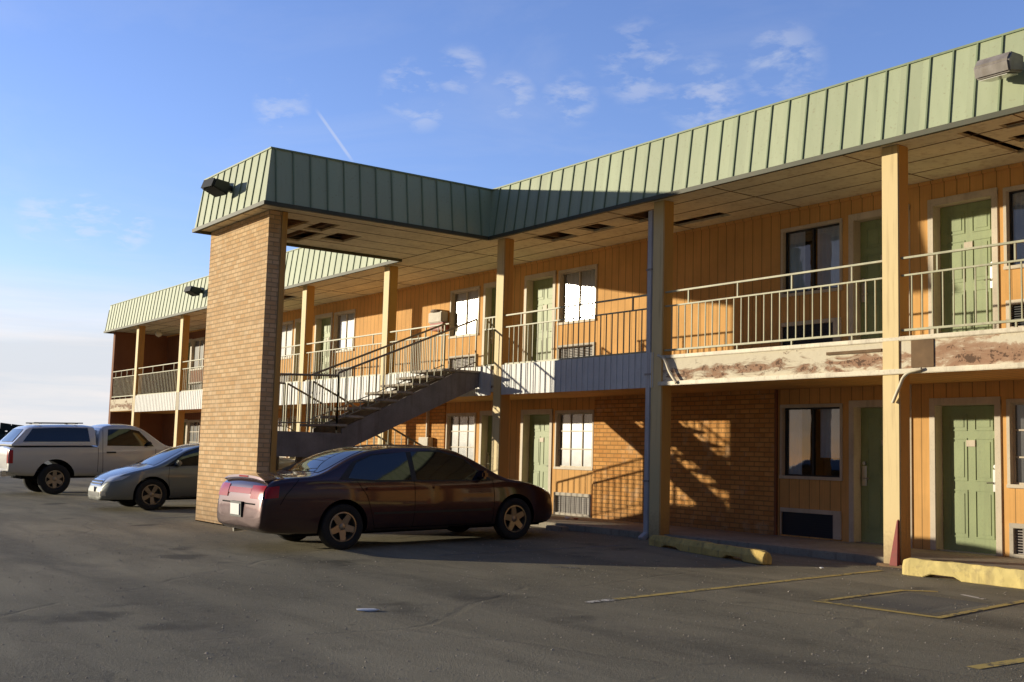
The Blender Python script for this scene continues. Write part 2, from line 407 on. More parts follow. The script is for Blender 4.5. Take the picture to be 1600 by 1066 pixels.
def gline(name, pts, w, mat, dz=.004):
    mb = MB()
    for (a, b) in zip(pts, pts[1:]):
        a = Vector(a); b = Vector(b); d = (b - a).normalized(); n = Vector((-d.y, d.x)) * w / 2
        a2 = a - d * (w / 2 if a is not pts[0] else 0)
        q = [a2 - n, b - n, b + n, a2 + n]
        mb.quad(*[(p.x, p.y, ground_z(p.y) + dz) for p in q]); dz += .001
    o = mb.build(name, mat, recalc=False); return tag(o, kind='structure')
gline('stall_line_paint', [(.19, -2.5), (.23, -6.8)], .10, M['line'])
gline('stall_line_paint', [(.232, -6.8), (.25, -7.16)], .11, M['line_w'])
gline('box_line_paint', [(1.69, -3.60), (1.45, -3.80), (1.47, -5.2), (2.77, -5.12), (2.63, -3.45)], .08, M['line'])
gline('faded_line_paint', [(2.02, -3.58), (2.33, -3.69)], .06, M['line_w'])
gline('stall_line_paint', [(4.24, -6.85), (4.60, -2.5)], .11, M['line'])
gline('faded_line_paint', [(-4.28, -6.0), (-3.99, -2.88)], .08, M['line_dark'])
gline('faded_line_paint', [(-2.34, -5.55), (-2.07, -5.36)], .07, M['line_dark'])
gline('stall_line_paint', [(-13.2, -6.9), (-13.2, -2.4)], .09, M['line_dark'])
gline('stall_line_paint', [(-18.6, -6.9), (-18.6, -2.4)], .09, M['line_dark'])

mb = MB(); mb.box(XL - .6, XR + .6, -1.90, -.004, -.2, W1)
o = mb.build('walkway', M['concrete'], bevel=.012); tag(o, kind='structure')

# distant low wood on the horizon
mb = MB(); rnd = random.Random(3)
for i in range(900):
    x = -430 + rnd.uniform(-30, 30); y = rnd.uniform(-420, 260)
    h = rnd.uniform(2.5, 7.5); w = rnd.uniform(3, 8)
    z0 = ground_z(y) - .5
    for q in range(5):
        cx, cy, cz = x + rnd.uniform(-w, w) * .5, y + rnd.uniform(-w, w), z0 + h * rnd.uniform(.3, 1)
        s = rnd.uniform(.8, 2.2); a = rnd.uniform(0, 3.1)
        dx, dy = math.cos(a) * s, math.sin(a) * s
        mb.quad((cx - dx, cy - dy, cz - s * .7), (cx + dx, cy + dy, cz - s * .5), (cx + dx * .7, cy + dy, cz + s * .6), (cx - dx * .8, cy - dy, cz + s * .8))
    mb.box(x - .5, x + .5, y - w * .8, y + w * .8, z0 - 1, z0 + h * .55)
o = mb.build('distant_wood', M['foliage_far'], recalc=False)
tag(o, 'low dark line of trees along the horizon behind the pickup truck', 'woodland', kind='stuff')

# ------------------------------------------------------------------ the motel
motel = thing('motel_building', 'two storey ochre motel with green metal mansard roof, covered gallery and brick pillar canopy', 'motel', (0, 0, 0))

# openings on each floor (x0,x1) of outer frame lines
# each group: [window, door | door, window]
def mirror_sets():
    S = []
    for (wl, dl, dr, wr) in ((-3.54, -2.17, -.77, .40), (-13.66, -12.25, -10.68, -9.50), (-23.63, -22.25, -20.88, -19.68), (-33.2, -31.85, -30.9, -29.75 - 1.2 + .1), (6.2, None, None, None)):
        S.append((wl, dl, dr, wr))
    return S
DW, WW = 1.06, 1.22
groups = []   # (kind, x0, x1, flip)
for wl, dl, dr, wr in mirror_sets():
    groups.append(('window', wl, wl + WW, 1))
    if dl is not None:
        groups.append(('door', dl, dl + DW, 1)); groups.append(('door', dr, dr + DW, 0)); groups.append(('window', wr, wr + WW, 0))
groups = [g for g in groups if g[1] < XR - 1.2]
# drop overlaps in the far group
far = [g for g in groups if g[1] < -29]
groups = [g for g in groups if g[1] >= -29] + [('door', -32.0, -32.0 + DW, 1), ('door', -31.9 + 1.2, -31.9 + 1.2 + .0001, 0), ('window', -30.9, -30.9 + WW, 0)]
groups = [g for g in groups if g[2] - g[1] > .5]

def wz(fl): return (1.03, 2.19) if fl == 0 else (3.98, 5.09)
def dz_(fl): return (W1, 2.21) if fl == 0 else (Z2T + .02, 5.10)
def az(fl): return (.12, .53) if fl == 0 else (Z2T + .26, 3.52)
BRICKS = [(-8.24, -3.62), (-18.40, -13.72), (-28.6, -23.7)]
def place_wall(u, v, d): return (u, d, v)
for fl in (0, 1):
    z0, z1 = (0.0, Z2B + .05) if fl == 0 else (Z2T - .05, ZS + .02)
    holes = []
    for k, a, b, f in groups:
        if k == 'window':
            holes.append((a, b, *wz(fl))); holes.append((a + .03, b - .03, *az(fl)))
        else: holes.append((a, b, dz_(fl)[0] if fl else z0, dz_(fl)[1]))
    hw = [h for h in holes if h[0] > -26]; hr = [h for h in holes if h[0] <= -26]
    cut = [] if fl else [(a, b, z0, z1) for a, b in BRICKS]
    mb = MB()
    holes_sheet(mb, -26.0, XR, z0, z1, [h for h in hw + cut if h[0] > -26], place_wall, .16)
    o = mb.build('wall', M['siding'], motel, recalc=False)
    mb = MB(); holes_sheet(mb, XL, -26.0, z0, z1, [h for h in hr], place_wall, .16)
    o = mb.build('wall', M['siding_shade_red'], motel, recalc=False); o['label'] = 'wall at the far end of the gallery with shade painted in as maroon'
for a, b in BRICKS[:2]:
    mb = MB(); mb.box(a, b, -.03, .1, 0, Z2B + .04); mb.build('brick_wall', M['brick'], motel)
# dark rooms behind the openings, side and back walls
mb = MB(); mb.quad((XL, .95, 0), (XR, .95, 0), (XR, .95, ZS), (XL, .95, ZS)); mb.quad((XL, .16, Z2B - .1), (XR, .16, Z2B - .1), (XR, .95, Z2B - .1), (XL, .95, Z2B - .1))
for x in (-26, -18.5, -16, -13.9, -11.45, -8.1, -3.8, -1.45, 1.75): mb.quad((x - .4, .17, 0), (x - .4, .95, 0), (x - .4, .95, ZS), (x - .4, .17, ZS))
mb.build('interior_wall', M['void'], motel, recalc=False)
mb = MB(); mb.box(XL, XR, 8.8, 9.0, 0, 6.1); mb.box(XR + .002, XR + .2, 0.02, 8.8, 0, 6.1); mb.box(XL - .2, XL - .002, .02, 8.8, 0, 6.1)
mb.build('wall', M['siding'], motel)
# end wing wall of the gallery
mb = MB(); mb.box(XL - .2, XL + .02, -1.95, .015, 0, ZS - .003); mb.build('wing_wall', M['siding_shade_red'], motel)

# doors, windows, vents
def make_door(x0, x1, fl, flip, parent):
    z0, z1 = dz_(fl)
    fr = .075
    mb = MB()
    mb.box(x0 - .02, x0 + fr, -.022, .20, z0, z1 + .0); mb.box(x1 - fr, x1 + .02, -.022, .20, z0, z1)
    mb.box(x0 - .02, x1 + .02, -.024, .20, z1 - fr + .0, z1 + .03)
    fo = mb.build('door_frame', M['trim'], parent, bevel=.006)
    a, b = x0 + fr + .003, x1 - fr - .003; t = z1 - fr - .004
    mb = MB(); yb = .150
    mb.box(a, b, yb, yb + .05, z0 + .008, t)
    w = b - a; st = .11 * w / .9; pw = (w - 3 * st) / 2; h = t - z0
    # raised panels in recessed frames
    rows = [(z0 + .20, z0 + .86), (z0 + .98, z0 + 1.58), (z0 + 1.68, z0 + h - .11)]
    for zz0, zz1 in rows:
        for q in (0, 1):
            px = a + st + q * (pw + st)
            # moulding frame
            m_ = .018
            mb.box(px, px + pw, yb - .010, yb + .002, zz0, zz0 + m_); mb.box(px, px + pw, yb - .010, yb + .002, zz1 - m_, zz1)
            mb.box(px, px + m_, yb - .010, yb + .002, zz0 + m_, zz1 - m_); mb.box(px + pw - m_, px + pw, yb - .010, yb + .002, zz0 + m_, zz1 - m_)
            mb.box(px + .05, px + pw - .05, yb - .007, yb + .002, zz0 + .05, zz1 - .05)
    d = mb.build('door', M['door'], parent, bevel=.004)
    hx = b - .075 if not flip else a + .075
    s = -1 if not flip else 1
    mb = MB(); hz = z0 + 1.0
    mb.box(hx - .042, hx + .042, yb - .022, yb - .002, hz - .15, hz + .15)
    mb.tube((hx, yb - .02, hz - .03), (hx, yb - .065, hz - .03), .011); mb.tube((hx, yb - .06, hz - .03), (hx + s * .11, yb - .06, hz - .035), .010)
    mb.tube((hx, yb - .01, hz + .19), (hx, yb - .035, hz + .19), .028, 12)
    mb.build('door_handle', M['steel'], d)
    mb = MB(); cx = (a + b) / 2; mb.box(cx - .07, cx + .07, yb - .016, yb - .0015, z0 + 1.46, z0 + 1.53 + .02); mb.build('number_plaque', M['trim'], d, bevel=.004)
    mb = MB(); mb.box(a - .02, b + .02, .03, .21, z0 - .018, z0 + .012); mb.build('threshold', M['steel'], fo)
    return d

def make_curtain(x0, x1, z0, z1, y, mat, parent, amp=.025, lam=.11):
    mb = MB(); n = max(6, int((x1 - x0) / .018)); pts = []
    for i in range(n + 1):
        x = x0 + (x1 - x0) * i / n; pts.append((x, y + amp * math.sin(x / lam * 6.283) + .01 * math.sin(x * 23)))
    for (a, b) in zip(pts, pts[1:]): mb.quad((a[0], a[1], z0), (b[0], b[1], z0), (b[0], b[1], z1), (a[0], a[1], z1))
    o = mb.build('curtain', mat, parent, recalc=False)
    o.data.polygons.foreach_set('use_smooth', [True] * len(o.data.polygons)); return o

def make_window(x0, x1, fl, style, parent):
    z0, z1 = wz(fl); fr = .042
    mb = MB()
    mb.box(x0 - .012, x0 + fr, -.020, .13, z0, z1); mb.box(x1 - fr, x1 + .012, -.020, .13, z0, z1)
    mb.box(x0 - .012, x1 + .012, -.022, .13, z1 - fr, z1 + .014); mb.box(x0 - .016, x1 + .016, -.032, .13, z0 - .018, z0 + fr - .01)
    f = mb.build('window', M['trim'], parent, bevel=.006)
    a, b, c, d = x0 + fr, x1 - fr, z0 + fr - .01, z1 - fr
    mb = MB(); cx = (a + b) / 2
    mb.box(a, a + .025, .05, .085, c, d); mb.box(b - .025, b, .05, .085, c, d); mb.box(a + .025, b - .025, .05, .085, c, c + .025); mb.box(a + .025, b - .025, .05, .085, d - .025, d)
    if style != 'grid': mb.box(cx - .018, cx + .018, .046, .09, c + .025, d - .025)
    mb.build('sash', M['black'] if style in ('dark', 'cur') else M['trim'], f)
    if style == 'grid':
        mb = MB()
        for i in (1, 2): x = a + (b - a) * i / 3; mb.box(x - .011, x + .011, .052, .066, c + .025, d - .025)
        for i in (1, 2): z = c + (d - c) * i / 3; mb.box(a + .025, b - .025, .0535, .0645, z - .011, z + .011)
        mb.build('muntin', M['trim'], f)
    mb = MB(); mb.quad((a, .07, c), (b, .07, c), (b, .07, d), (a, .07, d))
    mb.build('pane', M['glass_old'] if style in ('full', 'grid') else M['glass'], f, recalc=False)
    if style == 'full': make_curtain(a, b, c, d, .16, M['curtain'], f)
    elif style == 'cur':
        make_curtain(a + .01, a + .36, c, d, .105, M['curtain_dim'], f, .012); make_curtain(b - .52, b - .01, c, d, .105, M['curtain_dim'], f, .012)
    elif style == 'dark':
        make_curtain(a + .01, a + .30, c, d, .105, M['curtain_dim'], f, .012); make_curtain(b - .48, b - .02, c + .30, d, .12, M['curtain_dim'], f, .012)
    elif style == 'grid':
        make_curtain(b - .38, b, c, d, .17, M['curtain'], f); make_curtain(a, a + .16, c, d, .17, M['curtain'], f)
    return f

def make_vent(x0, x1, fl, style, parent):
    z0, z1 = az(fl); a, b = x0 + .03, x1 - .03
    mb = MB(); t = .045
    y0 = -.03
    mb.box(a - .02, b + .02, y0, .10, z1 - t, z1 + .02); mb.box(b - t - (.09 if style == 'shade_navy' else 0), b + .02, y0 + .002, .10, z0, z1 - t); mb.box(a - .02, a + (t if style != 'shade_navy' else .0), y0 + .002, .10, z0, z1 - t)
    if style != 'shade_navy': mb.box(a - .02, b + .02, y0, .10, z0 - .02, z0 + t * .6)
    if style == 'split': mb.box((a + b) / 2 - .02, (a + b) / 2 + .02, y0 + .004, .1, z0, z1 - t)
    u = mb.build('air_conditioner', M['trim'] if style in ('split', 'shade_navy') else M['ac'], parent, bevel=.006)
    mb = MB()
    if style == 'shade_navy':
        mb.box(a, b - .13, .01, .06, z0 - .02, z1 - t)
        for i in range(9): z = z0 + .02 + i * .036; mb.box(a + .02, b - .15, .001, .012, z, z + .014)
        mb.build('grille', M['shade_navy'], u)
    else:
        mb.quad((a, .06, z0), (b, .06, z0), (b, .06, z1), (a, .06, z1))
        for i in range(9): z = z0 + .03 + i * (z1 - z0 - .08) / 9; mb.box(a + t, b - t, .01, .03, z, z + .012)
        nx = 2 if style == 'split' else 7
        for i in range(1, nx): x = a + (b - a) * i / nx; mb.box(x - .007, x + .007, -.002, .02, z0 + .02, z1 - t)
        mb.build('grille', M['grille'] if style == 'split' else M['lamp_grey'], u)
    return u

for fl in (0, 1):
    for k, a, b, f in groups:
        if k == 'door': make_door(a, b, fl, f, motel)
        else:
            if fl == 1: st = {-13.66: 'full', -9.50: 'full', -3.54: 'cur', .40: 'cur'}.get(a, 'full')
            else: st = {-13.66: 'grid', -9.50: 'grid', -3.54: 'dark', .40: 'gridd'}.get(a, 'grid')
            if st == 'gridd': st = 'grid'
            make_window(a, b, fl, st, motel)
            vs = 'plain'
            if a == -3.54: vs = 'shade_navy'
            if a == .40 and fl == 1: vs = 'split'
            make_vent(a, b, fl, vs, motel)
# thin white corner trim beside the post, at the right room
mb = MB(); mb.box(-1.13, -1.085, -.02, -.001, W1, Z2B); mb.build('wall_trim', M['trim'], motel)
mb = MB(); mb.box(-3.64, -3.60, -.045, -.001, W1, Z2B); mb.build('wall_trim', M['siding_shade_red'], motel)

# gallery slab
segs = [(XR, -4.42, 'slab')]
mb = MB(); mb.box(XL, XR, -1.97, -.003, Z2B + .01, Z2T); mb.build('gallery_slab', M['slab'], motel, bevel=.008)
# underside board of the slab
mb = MB(); mb.box(XL + .03, XR, -1.95, -.004, Z2B - .006, Z2B + .004); mb.build('gallery_ceiling', M['siding'], motel)
mb = MB(); mb.box(-4.30, XR, -2.03, -1.971, Z2B - .035, Z2B + .03); mb.box(-4.30, XR, -1.995, -1.972, Z2T - .045, Z2T + .012); mb.build('flashing', M['lip'], motel, bevel=.008)
mb = MB(); mb.box(-1.02, -.14, -1.992, -1.972, Z2B + .27, Z2B + .31); mb.build('broken_trim_board', M['wood'], motel)
mb = MB(); mb.box(.30, .62, -1.985, -1.9715, Z2B + .04, Z2T - .05); mb.build('exposed_board', M['wood'], motel)
def white_panel(x0, x1):
    mb = MB(); z0, z1 = Z2B - .055, Z2T + .075
    mb.box(x0, x1, -1.990, -1.972, z0, z1)
    n = int((x1 - x0) / .15)
    for i in range(n + 1):
        x = x0 + (x1 - x0) * i / max(1, n); mb.box(max(x0, x - .010), min(x1, x + .010), -2.000, -1.9895, z0 + .002, z1 - .002)
    mb.build('gallery_fascia_panel', M['white_panel'], motel)
for a, b in ((-8.64, -4.44), (-13.36, -9.02), (-17.6, -13.09), (-22.1, -17.32), (-26.5, -21.82), (-30.95, -26.27)): white_panel(a, b)

# posts
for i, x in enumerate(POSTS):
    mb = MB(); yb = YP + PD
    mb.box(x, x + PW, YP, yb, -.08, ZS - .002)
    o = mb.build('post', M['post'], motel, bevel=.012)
# base plate of the post by the red wedge
mb = MB(); mb.box(-.19, .21, -2.05, -1.72, -.05, .035); mb.build('post_footing', M['wood'], motel, bevel=.01)

# mansard roof, main run (left of canopy, right of canopy)
def ribbed(mb, p0, p1, t0, t1, pitch, rib=.022, h=.018, off=0):
    """sheet from bottom edge p0-p1 to top edge t0-t1 with upstanding seams"""
    p0, p1, t0, t1 = map(Vector, (p0, p1, t0, t1))
    mb.cur = 0; mb.quad(p0, p1, t1, t0)
    nrm = (p1 - p0).cross(t0 - p0).normalized()
    L = (p1 - p0).length; d = (p1 - p0).normalized(); n = int(L / pitch)
    up = (t0 - p0); up = up - d * up.dot(d)
    mb.cur = 1
    for i in range(n + 1):
        s = off + i * pitch
        if s > L - .02: break
        a = p0 + d * s; b = a + up
        # clip against slanted ends
        x0, x1 = (t0 - p0).dot(d), L + (t1 - p1).dot(d)
        if not (min(0, x0) <= s <= max(L, x1)): continue
        if s < x0: b = p0 + d * s + up * (s / x0 if x0 else 1)
        if s > x1: b = p0 + d * s + up * ((L - s) / (L - x1) if L > x1 else 1)
        w = d * rib / 2; o = nrm * h
        i0 = len(mb.v); mb.v += [tuple(v) for v in (a - w, a + w, b + w, b - w, a - w + o, a + w + o, b + w + o, b - w + o)]
        for f in ((4, 5, 6, 7), (0, 4, 7, 3), (1, 2, 6, 5), (0, 1, 5, 4), (3, 7, 6, 2)):
            mb.f.append(tuple(i0 + k for k in f)); mb.mi.append(1)
    mb.cur = 0
S = YT - YR
mb = MB()
ribbed(mb, (XCR, YR, ZS), (XR + .3, YR, ZS), (XCR - S, YT, ZT), (XR + .3, YT, ZT), .324, off=.17)
ribbed(mb, (XL - .35, YR, ZS), (XCL, YR, ZS), (XL - .35 + S, YT, ZT), (XCL + S, YT, ZT), .324, off=.1)
ribbed(mb, (XL - .35, 9.2, ZS), (XL - .35, YR, ZS), (XL - .35 + S, 9.0, ZT), (XL - .35 + S, YT, ZT), .324)
ribbed(mb, (XR + .3, YR, ZS), (XR + .3, 9.2, ZS), (XR + .3, YT, ZT), (XR + .3, 9.0, ZT), .324)
mb.build('mansard_roof', [M['roof'], M['roof_seam']], motel, recalc=False)
mb = MB()
ribbed(mb, (XCL, YC, ZS), (XCR, YC, ZS), (XCL + S, YC + S, ZT), (XCR - S, YC + S, ZT), .324, off=.16)
ribbed(mb, (XCR, YC, ZS), (XCR, YR, ZS), (XCR - S, YC + S, ZT), (XCR - S, YT, ZT), .324, off=.2)
ribbed(mb, (XCL, YR, ZS), (XCL, YC, ZS), (XCL + S, YT, ZT), (XCL + S, YC + S, ZT), .324, off=.2)
mb.build('canopy_roof', [M['roof'], M['roof_seam']], motel, recalc=False)
# roof deck and cap flashings
mb = MB(); mb.box(XL - .2, XR + .28, YT + .05, 9.0, ZT - .32, ZT - .22); mb.box(XCL + S + .03, XCR - S - .03, YC + S + .03, YT + .04, ZT - .32, ZT - .22); mb.build('roof_deck', M['dark_trim'], motel)
mb = MB()
mb.box(XCR - S + .02, XR + .3, YT - .02, YT + .04, ZT - .004, ZT + .022); mb.box(XL - .35 + S, XCL + S - .02, YT - .02, YT + .04, ZT - .004, ZT + .022)
mb.box(XCL + S - .02, XCR - S + .02, YC + S - .02, YC + S + .04, ZT - .002, ZT + .024); mb.box(XCR - S - .04, XCR - S + .02, YC + S + .04, YT + .04, ZT - .002, ZT + .024); mb.box(XCL + S - .02, XCL + S + .04, YC + S + .04, YT + .04, ZT - .002, ZT + .024)
mb.build('roof_cap', M['roof_seam'], motel)
# dark lower edge trim
mb = MB(); e = .055
mb.box(XCR - .0, XR + .3, YR - .03, YR + .03, ZS - e, ZS + .012); mb.box(XL - .38, XCL, YR - .03, YR + .03, ZS - e, ZS + .012)
mb.box(XCL - .03, XCR + .03, YC - .03, YC + .03, ZS - e, ZS + .012); mb.box(XCR - .03, XCR + .03, YC + .03, YR - .03, ZS - e, ZS + .012); mb.box(XCL - .03, XCL + .03, YC + .03, YR - .03, ZS - e, ZS + .012)
mb.box(XL - .38, XL - .32, YR + .03, 9.2, ZS - e, ZS + .012)
mb.build('roof_edge_trim', M['dark_trim'], motel)
# soffits with missing boards
def place_sof(u, v, d): return (u, v, ZS + d)
mb = MB()
hol = [(-8.3, -7.5, -1.62, -1.12), (-7.02, -6.4, -1.58, -1.14), (-5.8, -5.0, -1.62, -1.12), (-5.6, -4.3, -.68, -.38), (.88, 1.05, -1.85, -.45), (1.18, 2.0, -1.22, -.92), (1.4, 2.3, -1.78, -1.58), (-20.5, -19.5, -1.6, -1.2)]
holes_sheet(mb, XL - .32, XR + .28, YR + .03, -.001, hol, place_sof, .04)
mb.build('soffit', M['soffit'], motel, recalc=False)
mb = MB(); hol2 = [(-10.9, -9.9, -6.12, -5.5), (-10.6, -9.8, -5.32, -4.92), (-11.9, -10.75, -5.3, -4.8), (-11.3, -10.5, -4.62, -4.1), (-11.9, -11.3, -6.2, -5.7)]
holes_sheet(mb, XCL + .03, XCR - .03, YC + .03, YR - .001, hol2, place_sof, .04)
mb.build('canopy_soffit', M['soffit'], motel, recalc=False)
mb = MB()
for y in (-.55, -1.1, -1.65): mb.box(XL, XR, y - .006, y + .006, ZS - .006, ZS - .001)
for i in range(17): x = XL + 1.2 + i * 2.44; mb.box(x - .006, x + .006, YR + .04, -.004, ZS - .0075, ZS - .0015)
for x in (-11.5, -10.8, -10.1, -9.4): mb.box(x - .006, x + .006, YC + .04, YR, ZS - .006, ZS - .001)
mb.build('soffit_batten', M['wood'], motel)
mb = MB()
mb.box(XL, XR, YR + .05, -.01, ZS + .16, ZS + .2); mb.box(XCL + .1, XCR - .1, YC + .1, YR + .05, ZS + .16, ZS + .2)
for i in range(66): x = XL + .5 + i * .61; mb.box(x - .02, x + .02, YR + .06, -.02, ZS + .045, ZS + .16)
for i in range(9): y = YC + .35 + i * .48; mb.box(XCL + .12, XCR - .12, y - .02, y + .02, ZS + .045, ZS + .16)
mb.build('roof_joists', M['wood'], motel)
mb = MB(); mb.box(XL + .03, XR, -.03, -.003, ZS - .05, ZS - .004); mb.build('soffit_trim', M['siding'], motel)

# brick pillar of the canopy
mb = MB(); mb.box(-12.17, -9.40, -6.50, -6.27, -.30, ZS - .004); mb.build('brick_pillar', M['pillar_brick'], motel, bevel=.008)
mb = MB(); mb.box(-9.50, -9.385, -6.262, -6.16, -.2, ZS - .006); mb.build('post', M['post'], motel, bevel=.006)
mb = MB(); mb.box(-12.185, -9.385, -6.52, -6.25, -.34, -.115); mb.build('pillar_footing', M['concrete'], motel, bevel=.02)

# gallery railings, one per bay
def railing(x0, x1, y=-1.93, posts=True):
    zt, zm, zb = 3.915, 3.69, 2.985
    mb = MB(); mb.bar((x0, y, zt), (x1, y, zt), .038, .026); o = mb.build('railing', M['rail'], motel)
    mb = MB(); mb.bar((x0, y, zm), (x1, y, zm), .03, .022); mb.build('middle_rail', M['rail'], o)
    mb = MB(); mb.bar((x0, y, zb), (x1, y, zb), .034, .028); mb.build('bottom_rail', M['rail'], o)
    mb = MB(); n = max(2, round((x1 - x0) / .148))
    for i in range(1, n):
        x = x0 + (x1 - x0) * i / n; mb.box(x - .0075, x + .0075, y - .0075, y + .0075, zb + .01, zm - .01)
    for i in range(4):
        x = x0 + (x1 - x0) * (i + .5) / 4; mb.box(x - .011, x + .011, y - .011, y + .011, zm + .01, zt - .01); mb.box(x - .011, x + .011, y - .012, y + .012, Z2T, zb - .01)
    mb.build('balusters', M['rail'], o)
for i in range(len(POSTS) - 1):
    b, a = POSTS[i], POSTS[i + 1] + PW
    if abs(POSTS[i] + 8.92) < .01:
        railing(a, -10.64); railing(-9.36, b)
    elif i == 1:    # the long stretch with a bent, slipped section
        railing(a, b)
    else: railing(a, b)
railing(XL + .02, POSTS[-1])
railing(POSTS[0] + PW, XR)

# ------------------------------------------------------------------ staircase
stair = thing('outdoor_staircase', 'grey steel switchback staircase with landing beside the brick pillar under the canopy', 'staircase', (-10.4, -4, 0))
stair.location = (0, 0, 0)
XA, XB, XC_, XD = -9.42, -10.58, -10.70, -11.84
zl = 1.57; DYS = .18
mb = MB(); mb.box(XD, XA, -6.26, -4.82, zl - .10, zl); mb.build('landing', M['tread'], stair, bevel=.01)
mb = MB(); mb.box(XD + .001, XA + .02, -6.262, -6.20, zl - .44, zl - .008); mb.box(XA - .05, XA + .02, -6.20, -4.76, zl - .44, zl - .008); mb.box(XD - .02, XD + .05, -6.20, -4.76, zl - .44, zl - .008); mb.box(XD + .05, XA - .05, -4.88, -4.83, zl - .38, zl - .102)
mb.build('landing_beam', M['stair_metal'], stair)
for x in (XD + .05, XC_ - .05): MB().box(x - .05, x + .05, -5.15, -5.05, -.2, zl - .101).build('landing_leg', M['stair_metal'], stair)
# flights: treads and stringers
nst = 8; y0, y1 = -4.95, -2.02
rise = (Z2T - zl) / nst; go = .335; ys0 = -5.36 + DYS
for i in range(nst):                                   # upper flight: open treads resting on the stringers
    z = zl + rise * (i + 1) - (.012 if i == nst - 1 else 0); y = ys0 + go * i; ye = y + go + .02 if i < nst - 1 else -1.985
    MB().box(XB - .03, XA + .05, y, ye, z - .045, z).build('tread', M['tread'], stair, bevel=.006)
for x in (XA, XB):
    MB().prism([(-4.92, zl + .085), (-2.52, Z2T - .06), (-2.0, Z2T - .06), (-2.0, Z2T - .32), (-4.92, zl - .34)], x - .022, x + .022).build('stringer', M['stair_metal'], stair)
rise = (W1 - zl) / nst; go = (y1 - y0) / nst           # lower flight
for i in range(nst - 1):
    z = zl + rise * (i + 1); y = y0 + go * i
    MB().box(XD + .03, XC_ - .03, y, y + go + .02, z - .05, z).build('tread', M['tread'], stair, bevel=.006)
for x in (XD, XC_):
    MB().prism([(y0, zl), (y1, W1 + .10), (y1, W1 - .12), (y0, zl - .30)], x - .022, x + .022).build('stringer', M['stair_metal'], stair)
# handrails
def rail_run(x, pa, pb, nb, name='handrail'):
    """pa,pb = (y,z of walking line)"""
    (ya, za), (yb, zb) = pa, pb
    mb = MB(); mb.tube((x, ya, za + .98), (x, yb, zb + .98), .020, 8); mb.tube((x, ya, za + .14), (x, yb, zb + .14), .010, 8)
    o = mb.build(name, M['stair_rail'], stair)
    mb = MB()
    for i in range(nb + 1):
        t = i / nb; y = ya + (yb - ya) * t; z = za + (zb - za) * t
        top = .98; r = .013 if i in (0, nb) else .0065
        mb.box(x - r, x + r, y - r, y + r, z - (.05 if i in (0, nb) else -.14), z + top)
    mb.build('balusters', M['rail'], o)
for x in (XA, XB): rail_run(x, (-5.02, zl + .10), (-2.08, Z2T + .02), 19)
for x in (XC_, XD): rail_run(x, (y0 + .05, zl + .0), (y1, W1 + .12), 19)
rail_run(XA, (-6.22, zl), (-5.02, zl + .05), 8); rail_run(XD, (-6.22, zl), (y0, zl + .0), 9)
def rail_x(y, xa, xb, z, nb):
    mb = MB()
    for h, r in ((.98, .020), (.76, .012), (.1, .012)): mb.tube((xa, y, z + h), (xb, y, z + h), r, 8)
    o = mb.build('handrail', M['stair_rail'], stair); mb = MB()
    for i in range(1, nb): x = xa + (xb - xa) * i / nb; mb.box(x - .0075, x + .0075, y - .0075, y + .0075, z + .1, z + .76)
    mb.build('balusters', M['rail'], o)
rail_x(-6.22, XD, XA, zl, 18); 

# ------------------------------------------------------------------ fixtures that hang on the building
def floodlight(name, label, loc, rz, s, mats, group=None):
    t = thing(name, label, 'floodlight', loc, rz, group)
    mb = MB(); mb.prism([(.0, -.10 * s), (-.30 * s, -.16 * s), (-.34 * s, -.02 * s), (-.26 * s, .09 * s), (.0, .10 * s)], -.22 * s, .22 * s); mb.build('housing', mats[0], t, bevel=.02 * s)
    mb = MB(); mb.prism([(-.05 * s, -.123 * s), (-.28 * s, -.168 * s), (-.28 * s, -.176 * s), (-.05 * s, -.135 * s)], -.17 * s, .17 * s); mb.build('lens', mats[1], t)
    mb = MB(); mb.box(-.06 * s, .06 * s, -.002, .09 * s, -.07 * s, .07 * s); mb.build('bracket', mats[0], t, bevel=.008)
    return t
floodlight('floodlight', 'dusty grey floodlight on the green roof fascia at the right edge', (1.83, -2.30, 5.90), 0, 1.0, (M['lamp_grey'], M['lens']))
def spot(name, label, loc, rz, group):
    t = thing(name, label, 'floodlight', loc, rz, group)
    mb = MB(); mb.box(-.09, .09, -.03, .06, -.05, .05); mb.tube((-.02, -.03, 0), (.02, -.14, .0), .025); mb.build('bracket', M['lamp_dark'], t)
    mb = MB()
    mb.prism([(-.10, -.16), (-.42, -.05), (-.36, .10), (-.06, .08)], -.20, .20); mb.build('housing', M['lamp_dark'], t, bevel=.02)
    mb = MB(); mb.prism([(-.42, -.05), (-.44, -.05), (-.38, .11), (-.36, .10)], -.17, .17); mb.build('visor', M['lamp_dark'], t)
    mb = MB(); mb.tube((-.19, -.05, .08), (-.52, .02, .12), .075, 12, .10); mb.build('lamp_head', M['lamp_grey'], t)
    return t
G_fl = 'black floodlights on the roof fascia'
spot('floodlight', 'black twin-headed floodlight on the front of the canopy roof', (-10.55, -6.85, 5.92), .2, G_fl)
f2 = spot('floodlight', 'small black floodlight on the main roof just left of the brick pillar', (-24.2, -2.28, 5.92), .2, G_fl)

t = thing('globe_light', 'small round white globe light under the far gallery ceiling', 'ceiling light', (-31.6, -1.0, ZS))
mb = MB(); mb.lathe([(0, .0), (0, .07), (-.05, .07), (-.05, 0)], 16, 'z'); mb.build('base', M['steel'], t)
mb = MB(); mb.lathe([(-.05, .05), (-.08, .10), (-.15, .13), (-.22, .10), (-.27, .0)], 20, 'z'); mb.build('globe', M['lens'], t, smooth=True)

